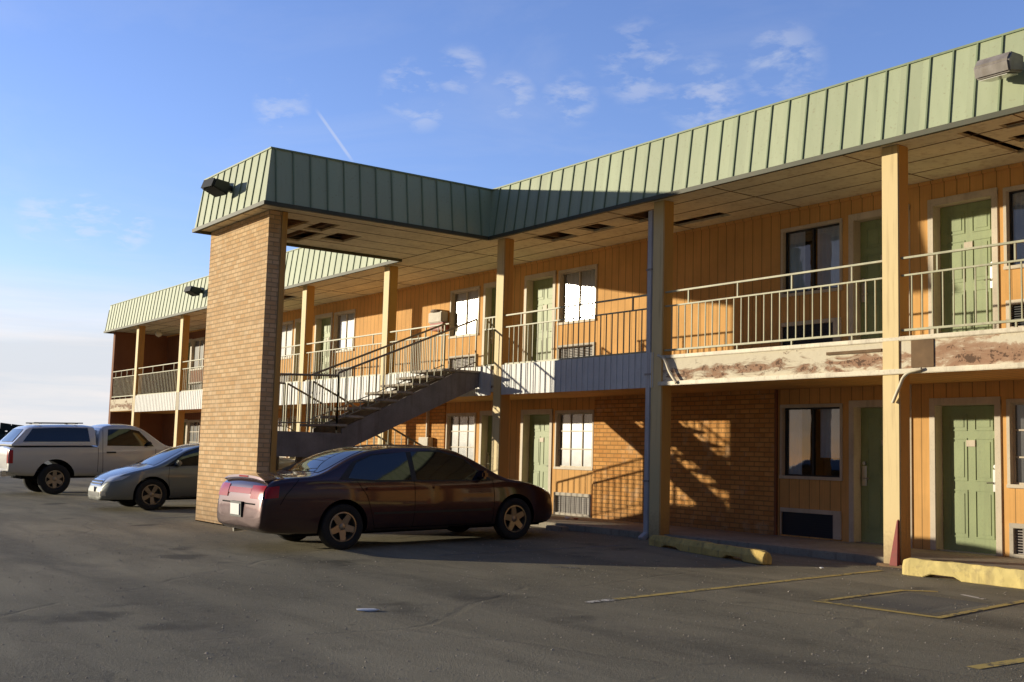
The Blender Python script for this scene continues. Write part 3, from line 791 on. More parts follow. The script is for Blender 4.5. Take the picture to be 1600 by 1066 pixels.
# utility boxes on the wall
t = thing('wall_box', 'pale metal box with red lower half on the upper wall beside a window', 'utility box', (-14.05, 0, 4.2))
mb = MB(); mb.box(-.30, .30, -.20, -.001, .16, .42); mb.build('housing', M['box'], t, bevel=.02)
mb = MB(); mb.box(-.26, .34, -.18, -.002, -.02, .155); mb.build('lower_housing', M['box_red'], t, bevel=.015)
mb = MB(); mb.lathe([(.42, 0), (.42, .2), (.47, .17), (.49, 0)], 16, 'z', (0, -.1, 0)); mb.build('lid', M['lamp_grey'], t)
t = thing('wall_box', 'beige electric meter box on the ground floor wall behind the dark sedan', 'utility box', (-14.4, -.03, 1.38))
mb = MB(); mb.box(-.22, .22, -.16, -.001, -.18, .26); mb.build('housing', M['box'], t, bevel=.015)
mb = MB(); mb.box(-.02, .02, -.08, -.002, .262, 1.05); mb.build('conduit', M['box'], t)
t = thing('wall_light', 'small white wall lamp just right of the post near the stair top', 'wall light', (-11.55, 0, 2.2))
mb = MB(); mb.box(-.06, .06, -.04, -.001, -.08, .08); mb.build('base', M['trim'], t, bevel=.01)
mb = MB(); mb.lathe([(-.09, .0), (-.09, .05), (.03, .07), (.08, .04), (.09, 0)], 14, 'z', (0, -.11, 0)); mb.build('shade', M['lens'], t, smooth=True)

# downpipe beside the middle post, with side outlet
t = thing('downpipe', 'tall white square downpipe strapped to the left side of the middle post', 'downpipe', (-4.575, -1.90, 0))
mb = MB(); mb.box(-.05, .065, -.095, .02, .06, ZS - .12); mb.build('pipe', M['white_pvc'], t, bevel=.012)
mb = MB(); mb.bar((.005, -.04, .10), (.02, -.20, .0), .10, .08); mb.build('outlet', M['white_pvc'], t, bevel=.008)
for z in (.9, 2.6, 4.3):
    mb = MB(); mb.box(-.06, .07, -.104, .024, z, z + .03); mb.build('strap', M['lamp_grey'], t)
def bent_pipe(name, label, pts, r, mat):
    cu = bpy.data.curves.new(name, 'CURVE'); cu.dimensions = '3D'; cu.bevel_depth = r; cu.bevel_resolution = 4; cu.resolution_u = 8
    sp = cu.splines.new('BEZIER'); sp.bezier_points.add(len(pts) - 1)
    for bp, p in zip(sp.bezier_points, pts): bp.co = p; bp.handle_left_type = bp.handle_right_type = 'AUTO'
    cu.use_fill_caps = True; cu.materials.append(mat)
    tmp = link(bpy.data.objects.new(name, cu)); dg = bpy.context.evaluated_depsgraph_get(); dg.update()
    me = bpy.data.meshes.new_from_object(tmp.evaluated_get(dg)); bpy.data.objects.remove(tmp)
    o = link(bpy.data.objects.new(name, me)); tag(o, label, 'drain pipe'); return o
bent_pipe('drain_pipe', 'cream flexible drain pipe hanging from the gallery edge across the front right post', [(.50, -2.06, 2.47), (.27, -2.06, 2.40), (.17, -2.05, 2.25), (.06, -2.03, 2.06)], .021, M['lip'])
bent_pipe('drain_pipe', 'thin curved drain pipe on the gallery edge right of the white downpipe', [(-4.28, -2.04, 2.90), (-4.14, -2.05, 2.84), (-4.00, -2.05, 2.62), (-3.85, -2.05, 2.45)], .024, M['lip'])

# red wedge leaning on the post foot
t = MB(); t.v = [(-.09, -2.06, .02), (.035, -2.06, .02), (.035, -1.995, .02), (-.09, -1.995, .02), (-.005, -2.02, .58), (.02, -2.02, .60), (.02, -1.998, .60), (-.005, -1.998, .58)]
t.f = [(0, 1, 2, 3), (4, 5, 6, 7), (0, 1, 5, 4), (1, 2, 6, 5), (2, 3, 7, 6), (3, 0, 4, 7)]; t.mi = [0] * 6
for v in range(8): t.v[v] = (t.v[v][0] + .10, t.v[v][1], t.v[v][2])
o = t.build('leaning_cone', M['red'], bevel=.006); tag(o, 'narrow dark red folded cone leaning against the foot of the front right post', 'traffic cone')

# wheel stops
def wheel_stop(label, a, b, h, mat, notch=True):
    a = Vector((*a, 0)); b = Vector((*b, 0)); L = (b - a).length; d = (b - a).normalized()
    mid = (a + b) / 2; n = int(L / .1); mb = MB()
    prof = lambda lo: [(-.09, lo), (.09, lo), (.085, h * .55), (.05, h), (-.05, h), (-.085, h * .55)]
    secs = []
    xs = [-L / 2 + L * i / n for i in range(n + 1)]
    mb.v = []; k = 6
    for x in xs:
        u = abs(x) / (L / 2); lo = .045 if (notch and .42 < u < .72) else 0
        sc = 1 if u < .97 else .8
        for (y, z) in prof(lo): mb.v.append((x, y * sc, z * (1 if u < .97 else .86)))
    for i in range(n):
        for j in range(k): mb.f.append((i * k + j, i * k + (j + 1) % k, (i + 1) * k + (j + 1) % k, (i + 1) * k + j)); mb.mi.append(0)
    mb.f += [tuple(range(k))[::-1], tuple(n * k + j for j in range(k))]; mb.mi += [0, 0]
    rnd = random.Random(int(L * 100))
    mb.v = [(x + rnd.uniform(-.006, .006), y + rnd.uniform(-.006, .006), z + (rnd.uniform(-.008, .006) if z > .05 else 0)) for x, y, z in mb.v]
    o = mb.build('wheel_stop', mat, bevel=.008)
    o.location = (mid.x, mid.y, ground_z(mid.y) - .004); o.rotation_euler = (0, 0, math.atan2(d.y, d.x))
    tag(o, label, 'wheel stop', 'yellow concrete wheel stops'); return o
wheel_stop('chipped faded yellow wheel stop lying askew in shade by the middle post', (-3.85, -2.50), (-1.0, -3.16), .17, M['yellow_old'])
wheel_stop('bright yellow sunlit wheel stop in front of the right-hand room doors', (.56, -2.50), (3.2, -2.56), .20, M['yellow'])
o = MB().box(-6.95, -6.5, -2.16, -1.98, -.02, .07).build('concrete_block', M['concrete'], bevel=.015)
tag(o, 'small loose concrete block below the walkway edge ahead of the dark sedan', 'block')

# loose grit over the lot
rnd = random.Random(11); mb = MB()
for i in range(5200):
    if i % 5: x = rnd.uniform(-13, 6.5); y = rnd.uniform(-13.2, -2.4)
    else: x = rnd.uniform(-24, 6.5); y = -2.15 - abs(rnd.gauss(0, .22))
    if x > 3 and y < -10: continue
    s_ = rnd.uniform(.004, .012) * (1.6 if rnd.random() < .04 else 1); z = ground_z(y); a = rnd.uniform(0, 3)
    cx, sx = math.cos(a) * s_, math.sin(a) * s_; h = s_ * rnd.uniform(.6, 1.1); i0 = len(mb.v)
    mb.v += [(x + cx, y + sx, z), (x - sx, y + cx, z), (x - cx, y - sx, z), (x + sx * .8, y - cx, z), (x + cx * .3, y + sx * .3, z + h)]
    for f in ((0, 1, 4), (1, 2, 4), (2, 3, 4), (3, 0, 4)): mb.f.append(tuple(i0 + q for q in f)); mb.mi.append(rnd.choice((0, 0, 1)))
o = mb.build('loose_grit', [M['concrete'], M['tread']], recalc=False); tag(o, 'fine loose grit scattered over the worn asphalt lot', 'grit', kind='stuff')

# litter
def crumple(name, label, cat, loc, s, mat, seed):
    rnd = random.Random(seed); bm = bmesh.new(); bmesh.ops.create_icosphere(bm, subdivisions=2, radius=s)
    for v in bm.verts: v.co *= rnd.uniform(.65, 1.1); v.co.z *= .35
    me = bpy.data.meshes.new(name); bm.to_mesh(me); bm.free(); me.materials.append(mat)
    o = link(bpy.data.objects.new(name, me)); o.location = loc; tag(o, label, cat); return o
o = crumple('paper_scrap', 'flat white scrap of paper on the asphalt in the foreground', 'litter', (-.48, -9.15, ground_z(-9.15) + .012), .07, M['paper'], 2); o.scale = (.8, 1.9, .5); o.rotation_euler = (0, 0, -.5)
crumple('crumpled_wrapper', 'crumpled white wrapper on the walkway below the wall vent ahead of the dark sedan', 'litter', (-7.9, -.9, W1 + .03), .07, M['paper'], 5)
crumple('crumpled_can', 'small crushed red cup beside the white wrapper on the walkway', 'litter', (-7.6, -.95, W1 + .03), .05, M['box_red'], 9)
crumple('asphalt_chunk', 'tiny pale stone in the shade right of the faded wheel stop', 'stone', (-.35, -2.9, ground_z(-2.9) + .01), .035, M['paper'], 12)

# ------------------------------------------------------------------ vehicles
def interp(tab, x):
    if x <= tab[0][0]: return tab[0][1]
    for (a, fa), (b, fb) in zip(tab, tab[1:]):
        if x <= b:
            t = (x - a) / (b - a); return fa + (fb - fa) * t
    return tab[-1][1]

def loft_body(name, sp, parent, mat):
    """closed shell: spine along +Y (nose). sp: zt, zb, W, z0 tables, tum, ys"""
    ys = sorted(sp['ys']); bm = bmesh.new(); rings = []
    for y in ys:
        zt, zb, W, z0 = (interp(sp[k], y) for k in ('zt', 'zb', 'W', 'z0'))
        zt = max(zt, zb + .02)
        crown = min(sp.get('crown', .045), (zt - zb) * .8); zc = zt - crown
        hb = W - .02; hc = hb - (zc - zb) * sp.get('tum', .42) - .015
        pts = []
        for u in (0, .25, .5, .72, .88): pts.append((hc * u, zt - crown * u ** 2.4))
        pts.append((hc * .975, zt - crown * .96))
        for t in (0.06, .3, .6, .85): pts.append((hc + (hb - hc) * t + .012 * math.sin(math.pi * t), zc + (zb - zc) * t))
        H = zb - z0
        for t, dw in ((0, -.012), (.06, .0), (.22, .010), (.45, .012), (.66, .004), (.80, -.012), (.93, -.045), (1.0, -.10)):
            pts.append((W + dw - .008, zb - H * t))
        pts.append((W * .5, z0 - .0)); pts.append((0, z0))
        ring = [bm.verts.new((x, y, z)) for x, z in pts]
        left = [bm.verts.new((-x, y, z)) for x, z in pts[1:-1]]
        rings.append(ring + left[::-1])
    n = len(rings[0])
    for a, b in zip(rings, rings[1:]):
        for i in range(n): bm.faces.new((a[i], a[(i + 1) % n], b[(i + 1) % n], b[i]))
    bm.faces.new(rings[0]); bm.faces.new(rings[-1][::-1])
    bmesh.ops.recalc_face_normals(bm, faces=bm.faces)
    me = bpy.data.meshes.new(name); bm.to_mesh(me); bm.free()
    me.materials.append(mat); me.materials.append(M['arch'])
    o = bpy.data.objects.new(name, me); link(o)
    s = o.modifiers.new('s', 'SUBSURF'); s.levels = 1; s.render_levels = 1
    cutters = []
    for (wy, wz_, wr) in sp['wheels']:
        cb = bmesh.new(); bmesh.ops.create_cone(cb, cap_ends=True, segments=40, radius1=wr, radius2=wr, depth=3)
        bmesh.ops.rotate(cb, verts=cb.verts, matrix=Matrix.Rotation(math.pi / 2, 3, 'Y'))
        # leave the middle of the underbody: two short cylinders
        cm = bpy.data.meshes.new('c'); 
        for v in cb.verts: v.co += Vector((0, wy, wz_))
        cb.to_mesh(cm); cb.free(); co = bpy.data.objects.new('c', cm); link(co); cutters.append(co)
        m = o.modifiers.new('b', 'BOOLEAN'); m.operation = 'DIFFERENCE'; m.object = co; m.solver = 'EXACT'
    dg = bpy.context.evaluated_depsgraph_get(); dg.update()
    me2 = bpy.data.meshes.new_from_object(o.evaluated_get(dg)); me2.name = name
    o.modifiers.clear(); o.data = me2
    for c in cutters: bpy.data.objects.remove(c)
    for p in me2.polygons:
        p.use_smooth = True
        for (wy, wz_, wr) in sp['wheels']:
            c = p.center
            if math.hypot(c.y - wy, c.z - wz_) < wr * 1.015 and all(math.hypot(me2.vertices[v].co.y - wy, me2.vertices[v].co.z - wz_) < wr * 1.02 for v in p.vertices):
                p.material_index = 1; p.use_smooth = False
        if p.material_index == 0 and p.center.z < .25 and abs(p.normal.z) > .7: p.material_index = 1
    try: me2.set_sharp_from_angle(angle=R(42))
    except Exception: pass
    o.parent = parent
    bvh = BVHTree.FromPolygons([v.co.copy() for v in me2.vertices], [tuple(p.vertices) for p in me2.polygons])
    return o, bvh

def patch(name, bvh, loA, hiA, parent, mat, view='R', rows=6, off=.006, sub=6, thick=True):
    """a skin laid on the body. loA / hiA: matching point lists of the lower and upper edge.
    view R/L: points (y,z) seen from +x/-x; F/B: points (x,z) seen from +y/-y; T: points (x,y) from above"""
    def dens(P):
        out = []
        for a, b in zip(P, P[1:]):
            for i in range(sub): t = i / sub; out.append((a[0] + (b[0] - a[0]) * t, a[1] + (b[1] - a[1]) * t))
        out.append(P[-1]); return out
    A, B = dens(loA), dens(hiA); D = {'R': ((3, 0, 0), (-1, 0, 0)), 'L': ((-3, 0, 0), (1, 0, 0)), 'F': ((0, 6, 0), (0, -1, 0)), 'B': ((0, -6, 0), (0, 1, 0)), 'T': ((0, 0, 4), (0, 0, -1))}[view]
    mb = MB(); w = len(A); grid = []
    for r in range(rows + 1):
        t = r / rows; row = []
        for a, b in zip(A, B):
            u, v = a[0] + (b[0] - a[0]) * t, a[1] + (b[1] - a[1]) * t
            if view in 'RL': org = Vector((D[0][0], u, v))
            elif view in 'FB': org = Vector((u, D[0][1], v))
            else: org = Vector((u, v, 4))
            h = bvh.ray_cast(org, Vector(D[1]))
            if h[0] is None: row.append(None)
            else:
                n = h[1]
                if n.dot(Vector(D[1])) > 0: n = -n
                row.append(h[0] + n * off * .5 - Vector(D[1]) * off * .5)
        grid.append(row)
    # fill gaps from neighbours
    for row in grid:
        for i, p in enumerate(row):
            if p is None:
                c = [q for q in row if q is not None]
                row[i] = min(c, key=lambda q: abs(row.index(q) - i)) if c else Vector((0, 0, 0))
    base = 0; mb.v = [tuple(p) for row in grid for p in row]
    for r in range(rows):
        for i in range(w - 1): mb.f.append((r * w + i, r * w + i + 1, (r + 1) * w + i + 1, (r + 1) * w + i)); mb.mi.append(0)
    o = mb.build(name, mat, parent)
    o.data.polygons.foreach_set('use_smooth', [True] * len(o.data.polygons))
    return o

def seam(bvh, pts, parent, view='R', w=.008, mat=None, name='panel_gap'):
    lo = []; hi = []
    for i, p in enumerate(pts):
        q = pts[min(i + 1, len(pts) - 1)]; r_ = pts[max(i - 1, 0)]
        d = Vector((q[0] - r_[0], q[1] - r_[1])).normalized(); n = Vector((-d.y, d.x)) * w / 2
        lo.append((p[0] - n.x, p[1] - n.y)); hi.append((p[0] + n.x, p[1] + n.y))
    return patch(name, bvh, lo, hi, parent, mat or M['seam'], view, 1, .003, 8)

wheel_cache = {}
def wheel(parent, x, y, r, side, width=.21, spokes=5, rimr=.64, mat='alloy', key='a', double=False):
    """tyre is the part; the rim is its child. side=+1 outer face at +x"""
    kk = (key, side)
    if kk not in wheel_cache:
        mb = MB(); w = width / 2; rr = r * rimr
        prof = [(-w * .8, rr), (-w, rr + .03), (-w * 1.03, r * .86), (-w * .92, r * .965), (-w * .7, r), (w * .7, r), (w * .92, r * .965), (w * 1.03, r * .86), (w, rr + .03), (w * .8, rr), (-w * .8, rr)]
        mb.lathe(prof, 48, 'x'); to = mb.build('wheel', M['rubber'], None, smooth=True)
        me_t = to.data; bpy.data.objects.remove(to)
        mb = MB(); s = side; o = w * .78 * s
        mb.lathe([(o + .012 * s, rr + .004), (o + .014 * s, rr * .93), (o - .02 * s, rr * .90), (o - .09 * s, rr * .86)], 48, 'x')
        mb.cur = 1; mb.lathe([(o - .075 * s, rr * .97), (o - .075 * s, 0)], 32, 'x'); mb.cur = 0
        for i in range(spokes):
            t = 2 * math.pi * i / spokes + .3
            for dt in ((-.13, .13) if double else (0,)):
                c0, s0 = math.cos(t + dt * .3), math.sin(t + dt * .3); c1, s1 = math.cos(t + dt), math.sin(t + dt)
                wi, wo = rr * (.15 if double else .26), rr * (.10 if double else .19)
                pts = []
                for (cc, ss, rad, ww, dep) in ((c0, s0, rr * .12, wi, -.012), (c1, s1, rr * .94, wo, 0.0)):
                    pts += [(o + dep * s, rad * cc - ww * ss, rad * ss + ww * cc), (o + dep * s, rad * cc + ww * ss, rad * ss - ww * cc)]
                i0 = len(mb.v); mb.v += pts + [(p[0] - .035 * s, p[1], p[2]) for p in pts]
                for f in ((0, 1, 3, 2), (4, 6, 7, 5), (0, 2, 6, 4), (1, 5, 7, 3)): mb.f.append(tuple(i0 + k for k in f)); mb.mi.append(0)
        mb.lathe([(o - .03 * s, rr * .24), (o - .004 * s, rr * .23), (o + .004 * s, rr * .14), (o + .006 * s, 0)], 24, 'x')
        ro = mb.build('rim', [M[mat], M['alloy_dark']], None, smooth=True); me_r = ro.data; bpy.data.objects.remove(ro)
        wheel_cache[kk] = (me_t, me_r)
    a, b = wheel_cache[kk]
    t = link(bpy.data.objects.new('wheel', a), parent); t.location = (x, y, r); t.rotation_euler = (random.uniform(0, 6), 0, 0)
    rm = link(bpy.data.objects.new('rim', b), t)
    return t

def wheels_for(t, ax, track, r, key, **kw):
    for y in ax:
        for s in (1, -1): wheel(t, s * track / 2, y, r, s, key=key, **kw)

def mirror_part(t, x, y, z, mat, s):
    mb = MB(); m = MB()
    mb.v = []; 
    mb.box(-.02 if s > 0 else -.20, .20 if s > 0 else .02, -.055, .05, -.055, .065)
    o = mb.build('wing_mirror', mat, t, bevel=.03, smooth=True); o.location = (x, y, z)

def sedan(t, sp, mats, ws):
    body, bvh = loft_body('body', sp, t, mats['paint'])
    for v in ('R', 'L'):
        for q in sp['side_glass']:
            patch('door_window', bvh, q[0], q[1], t, M['car_glass'], v, 6, .006)
        patch('window_surround', bvh, sp['surround'][0], sp['surround'][1], t, M['black'], v, 8, .003)
        for s_ in sp['seams']: seam(bvh, s_, t, v)
        for (a, b) in sp['handles']:
            patch('door_handle', bvh, [(a - .09, b - .016), (a + .09, b - .016)], [(a - .09, b + .018), (a + .09, b + .018)], t, mats['paint'] if mats.get('hp') is None else M[mats['hp']], v, 2, .03)
        seam(bvh, sp['moulding'], t, v, .035, M['black'] if mats.get('mould') is None else M[mats['mould']], 'side_moulding')
    w = sp['wind']; patch('windscreen', bvh, w[0], w[1], t, M['car_glass'], 'T', 10, .006)
    w = sp['rear']; patch('rear_window', bvh, w[0], w[1], t, M['car_glass'], 'T', 10, .006)
    for s in (1, -1): mirror_part(t, s * sp['mir'][0], sp['mir'][1], sp['mir'][2], mats['paint'], s)
    return body, bvh

def fr(a, b, st): 
    n = int(round((b - a) / st)); return [a + (b - a) * i / n for i in range(n + 1)]

def ystretch(sp, f):
    o = dict(sp)
    for k_ in ('zt', 'zb', 'W', 'z0'): o[k_] = [(y * f, v) for y, v in sp[k_]]
    o['ys'] = [y * f for y in sp['ys']]; o['wheels'] = [(y * f, a, b) for y, a, b in sp['wheels']]
    m = lambda P: [(y * f, z) for y, z in P]
    o['side_glass'] = [(m(a), m(b)) for a, b in sp['side_glass']]; o['surround'] = tuple(m(q) for q in sp['surround'])
    o['seams'] = [m(q) for q in sp['seams']]; o['handles'] = m(sp['handles']); o['moulding'] = m(sp['moulding'])
    t = lambda P: [(x, y * f) for x, y in P]
    o['wind'] = tuple(t(q) for q in sp['wind']); o['rear'] = tuple(t(q) for q in sp['rear']); o['mir'] = (sp['mir'][0], sp['mir'][1] * f, sp['mir'][2])
    return o

# ---- dark maroon sedan beside the pillar
HE = math.atan2(.02, 2.84)                # heading a little right of straight in
ca = Vector((-5.64, -5.24, 0)) + Vector((-.90, .0, 0))
sed = thing('parked_car', 'dark maroon four-door sedan with rear spoiler parked nose-in right of the brick pillar', 'car', (ca.x, ca.y, ground_z(ca.y)), 0)
sed.rotation_euler = (math.atan(.03), 0, -HE)
tabs = dict(
    zt=[(-2.53, .50), (-2.51, .74), (-2.47, .93), (-2.38, 1.03), (-2.15, 1.075), (-1.80, 1.085), (-1.58, 1.15), (-1.20, 1.34), (-.95, 1.435), (-.5, 1.485), (.15, 1.48), (.48, 1.435), (.80, 1.27), (1.14, 1.05), (1.3, .99), (1.7, .92), (2.0, .83), (2.16, .74), (2.26, .62), (2.30, .45)],
    zb=[(-2.53, .45), (-2.5, .70), (-2.45, .86), (-2.3, .95), (-1.7, .97), (-1., .94), (1., .90), (1.5, .86), (1.9, .77), (2.1, .68), (2.25, .54), (2.30, .40)],
    W=[(-2.53, .80), (-2.48, .845), (-2.35, .87), (-2.0, .895), (-1.3, .915), (0, .925), (1.2, .915), (1.7, .88), (2.0, .82), (2.2, .70), (2.30, .55)],
    z0=[(-2.53, .34), (-2.4, .26), (-1.9, .22), (1.8, .20), (2.1, .22), (2.30, .30)])
sp = dict(tabs, tum=.46, crown=.05, ys=[-2.53, -2.51, -2.47, -2.42, -2.35, -2.25] + fr(-2.1, 1.95, .135) + [2.03, 2.11, 2.18, 2.24, 2.28, 2.30],
    wheels=[(-1.39, .33, .385), (1.39, .33, .385)],
    side_glass=[([(-1.32, 1.01), (-.95, .975), (-.36, .965)], [(-1.16, 1.22), (-.90, 1.325), (-.36, 1.375)]),
                ([(-.28, .965), (.3, .955), (.88, .945)], [(-.28, 1.378), (.2, 1.37), (.56, 1.265)])],
    surround=([(-1.46, .99), (-.9, .95), (.3, .935), (.98, .93)], [(-1.22, 1.235), (-.90, 1.35), (.2, 1.40), (.56, 1.29)]),
    seams=[[(-.32, .96), (-.32, .6), (-.34, .27)], [(.98, .94), (1.0, .7), (.98, .3)], [(-1.20, .97), (-1.05, .75), (-.98, .5), (-.92, .28)], [(-.92, .28), (.98, .28)], [(-2.02, 1.0), (-2.2, .8), (-2.28, .66)]],
    handles=[(-.98, .86), (.06, .85)], moulding=[(-.95, .50), (.95, .49)],
    wind=([(-.72, 1.20), (0, 1.24), (.72, 1.20)], [(-.55, .56), (0, .50), (.55, .56)]),
    rear=([(-.68, -1.68), (0, -1.78), (.68, -1.68)], [(-.54, -.95), (0, -.90), (.54, -.95)]),
    mir=(.84, .78, 1.02))
sp = ystretch(sp, 1.08)
body, bvh = sedan(sed, sp, {'paint': M['maroon']}, None)
wheels_for(sed, (-1.50, 1.50), 1.58, .325, 'sed', spokes=5)
for s in (1, -1):
    x0, x1 = (.42, .80) if s > 0 else (-.80, -.42)
    patch('tail_light', bvh, [(x0, .74), (x1, .74)], [(x0, .92), (x1, .92)], sed, M['tail'], 'B', 4, .012)
    patch('headlight', bvh, [(x0 * .95, .60), (x1 * .9, .60)], [(x0 * .95, .72), (x1 * .9, .72)], sed, M['head'], 'F', 4, .012)
    patch('tail_light', bvh, [(-2.70, .75), (-2.49, .76)], [(-2.68, .90), (-2.47, .92)], sed, M['tail'], 'R' if s > 0 else 'L', 4, .008)
patch('boot_badge_bar', bvh, [(-.40, .80), (.40, .80)], [(-.40, .88), (.40, .88)], sed, M['tail'], 'B', 2, .008)
patch('bumper_gap', bvh, [(-.82, .655), (.82, .655)], [(-.82, .675), (.82, .675)], sed, M['seam'], 'B', 1, .004)
patch('boot_gap', bvh, [(-.70, -2.28), (.70, -2.28)], [(-.70, -2.268), (.70, -2.268)], sed, M['seam'], 'T', 1, .004)
for s in (1, -1):
    patch('bonnet_gap', bvh, [(s * .70, 1.28), (s * .66, 2.12)], [(s * .708, 1.28), (s * .668, 2.12)], sed, M['seam'], 'T', 1, .004)
mb = MB(); mb.box(-.16, .16, -2.768, -2.752, .50, .655); mb.build('number_plate', M['plate'], sed)
mb = MB(); mb.box(-.20, .20, -2.753, -2.68, .47, .685); mb.build('plate_recess', M['black'], sed)
mb = MB(); NX = 16
def deck(x, y):
    h = bvh.ray_cast(Vector((x, y, 4)), Vector((0, 0, -1))); return h[0].z
for i in range(NX + 1):
    x = -.74 + 1.48 * i / NX; e = 1 - max(0, (abs(x) - .55) / .19) * .6
    z0_, z1_, z2_ = deck(x, -2.57), deck(x, -2.47), deck(x, -2.33)
    mb.v += [(x, -2.57, z0_ - .03), (x, -2.640, z0_ + .012), (x, -2.635, z0_ + .045 * e), (x, -2.47, z1_ + .022 * e), (x, -2.33, z2_ - .006)]
for i in range(NX):
    for j in range(5): mb.f.append((i * 5 + j, i * 5 + (j + 1) % 5, (i + 1) * 5 + (j + 1) % 5, (i + 1) * 5 + j)); mb.mi.append(0)
mb.f += [(4, 3, 2, 1, 0), tuple(NX * 5 + j for j in range(5))]; mb.mi += [0, 0]
spo = mb.build('spoiler', M['maroon'], sed, smooth=True)
zb_ = deck(0, -2.57); mb = MB(); mb.box(-.16, .16, -2.646, -2.62, zb_ + .016, zb_ + .036); mb.build('brake_light', M['tail'], spo)
mb = MB(); mb.tube((-.55, -2.40, .25), (-.55, -2.56, .24), .03, 12); mb.build('exhaust_pipe', M['steel'], sed)
mb = MB(); mb.box(-.7, .7, -2.2, 2.1, .20, .34); mb.build('underbody', M['arch'], sed)

# ---- grey-beige sedan, nose out, left of the pillar
gld = thing('parked_car', 'grey-beige sedan facing out of its stall, half hidden behind the left of the brick pillar', 'car', (-16.38, -6.2 + 1.35, ground_z(-4.85)), math.pi)
gld.rotation_euler = (-math.atan(.03), 0, math.pi - .02)
tabs = dict(
    zt=[(-2.42, .5), (-2.38, .86), (-2.25, 1.05), (-1.9, 1.11), (-1.6, 1.14), (-1.2, 1.28), (-.7, 1.41), (-.2, 1.45), (.2, 1.43), (.55, 1.34), (.9, 1.17), (1.22, 1.01), (1.4, .96), (1.8, .87), (2.1, .76), (2.25, .66), (2.33, .52), (2.36, .42)],
    zb=[(-2.42, .45), (-2.38, .8), (-2.2, .98), (-1., .97), (1., .90), (1.5, .83), (1.9, .74), (2.15, .64), (2.30, .48), (2.36, .38)],
    W=[(-2.42, .68), (-2.3, .82), (-1.9, .89), (0, .92), (1.2, .915), (1.7, .88), (2.0, .81), (2.2, .70), (2.36, .48)],
    z0=[(-2.42, .3), (-2., .22), (1.8, .19), (2.36, .22)])
sp = dict(tabs, tum=.45, crown=.05, ys=[-2.42, -2.40, -2.36, -2.28] + fr(-2.15, 1.95, .135) + [2.03, 2.11, 2.18, 2.24, 2.29, 2.33, 2.36],
    wheels=[(-1.36, .335, .39), (1.36, .335, .39)],
    side_glass=[([(-1.28, 1.03), (-.95, 1.0), (-.36, .985)], [(-1.10, 1.19), (-.85, 1.28), (-.36, 1.345)]),
                ([(-.28, .985), (.35, .965), (.98, .95)], [(-.28, 1.35), (.25, 1.33), (.60, 1.21)])],
    surround=([(-1.42, 1.01), (-.9, .97), (.3, .945), (1.10, .93)], [(-1.16, 1.21), (-.85, 1.31), (.2, 1.37), (.60, 1.24)]),
    seams=[[(-.32, .94), (-.34, .27)], [(1.0, .92), (1.02, .7), (.98, .3)], [(-1.20, .96), (-1.0, .5), (-.95, .28)], [(-.95, .28), (.98, .28)]],
    handles=[(-.98, .86), (.06, .85)], moulding=[(-.95, .40), (.95, .39)],
    wind=([(-.74, 1.30), (0, 1.34), (.74, 1.30)], [(-.55, .60), (0, .54), (.55, .60)]),
    rear=([(-.68, -1.68), (0, -1.75), (.68, -1.68)], [(-.54, -.95), (0, -.90), (.54, -.95)]),
    mir=(.84, .82, 1.0))
gb, gbv = sedan(gld, sp, {'paint': M['gold'], 'mould': 'gold'}, None)
wheels_for(gld, (-1.36, 1.36), 1.58, .335, 'gld', spokes=5, double=True)
for s in (1, -1):
    patch('headlight', gbv, [(s * .50, .60), (s * .66, .62), (s * .76, .66)], [(s * .48, .71), (s * .66, .76), (s * .78, .80)], gld, M['head'], 'F', 4, .014)
    patch('headlight', gbv, [(1.98, .66), (2.22, .60)], [(1.80, .76), (2.14, .70)], gld, M['head'], 'R' if s > 0 else 'L', 4, .010)
    patch('fog_light', gbv, [(s * .48, .32), (s * .62, .32)], [(s * .48, .42), (s * .62, .42)], gld, M['chrome'], 'F', 2, .008)
patch('grille', gbv, [(-.42, .53), (.42, .53)], [(-.42, .66), (.42, .66)], gld, M['chrome'], 'F', 4, .012)
patch('grille_opening', gbv, [(-.38, .55), (.38, .55)], [(-.38, .585), (.38, .585)], gld, M['black'], 'F', 2, .018)
patch('grille_opening', gbv, [(-.38, .605), (.38, .605)], [(-.38, .64), (.38, .64)], gld, M['black'], 'F', 2, .018)
patch('bumper_opening', gbv, [(-.40, .30), (.40, .30)], [(-.42, .39), (.42, .39)], gld, M['black'], 'F', 2, .008)
mb = MB(); mb.box(-.15, .15, 2.37, 2.385, .40, .51); mb.build('number_plate', M['plate'], gld)
for s in (1, -1): patch('bonnet_gap', gbv, [(s * .72, 1.38), (s * .62, 2.14)], [(s * .728, 1.38), (s * .628, 2.14)], gld, M['seam'], 'T', 1, .004)
mb = MB(); mb.box(-.7, .7, -2.1, 2.1, .20, .34); mb.build('underbody', M['arch'], gld)

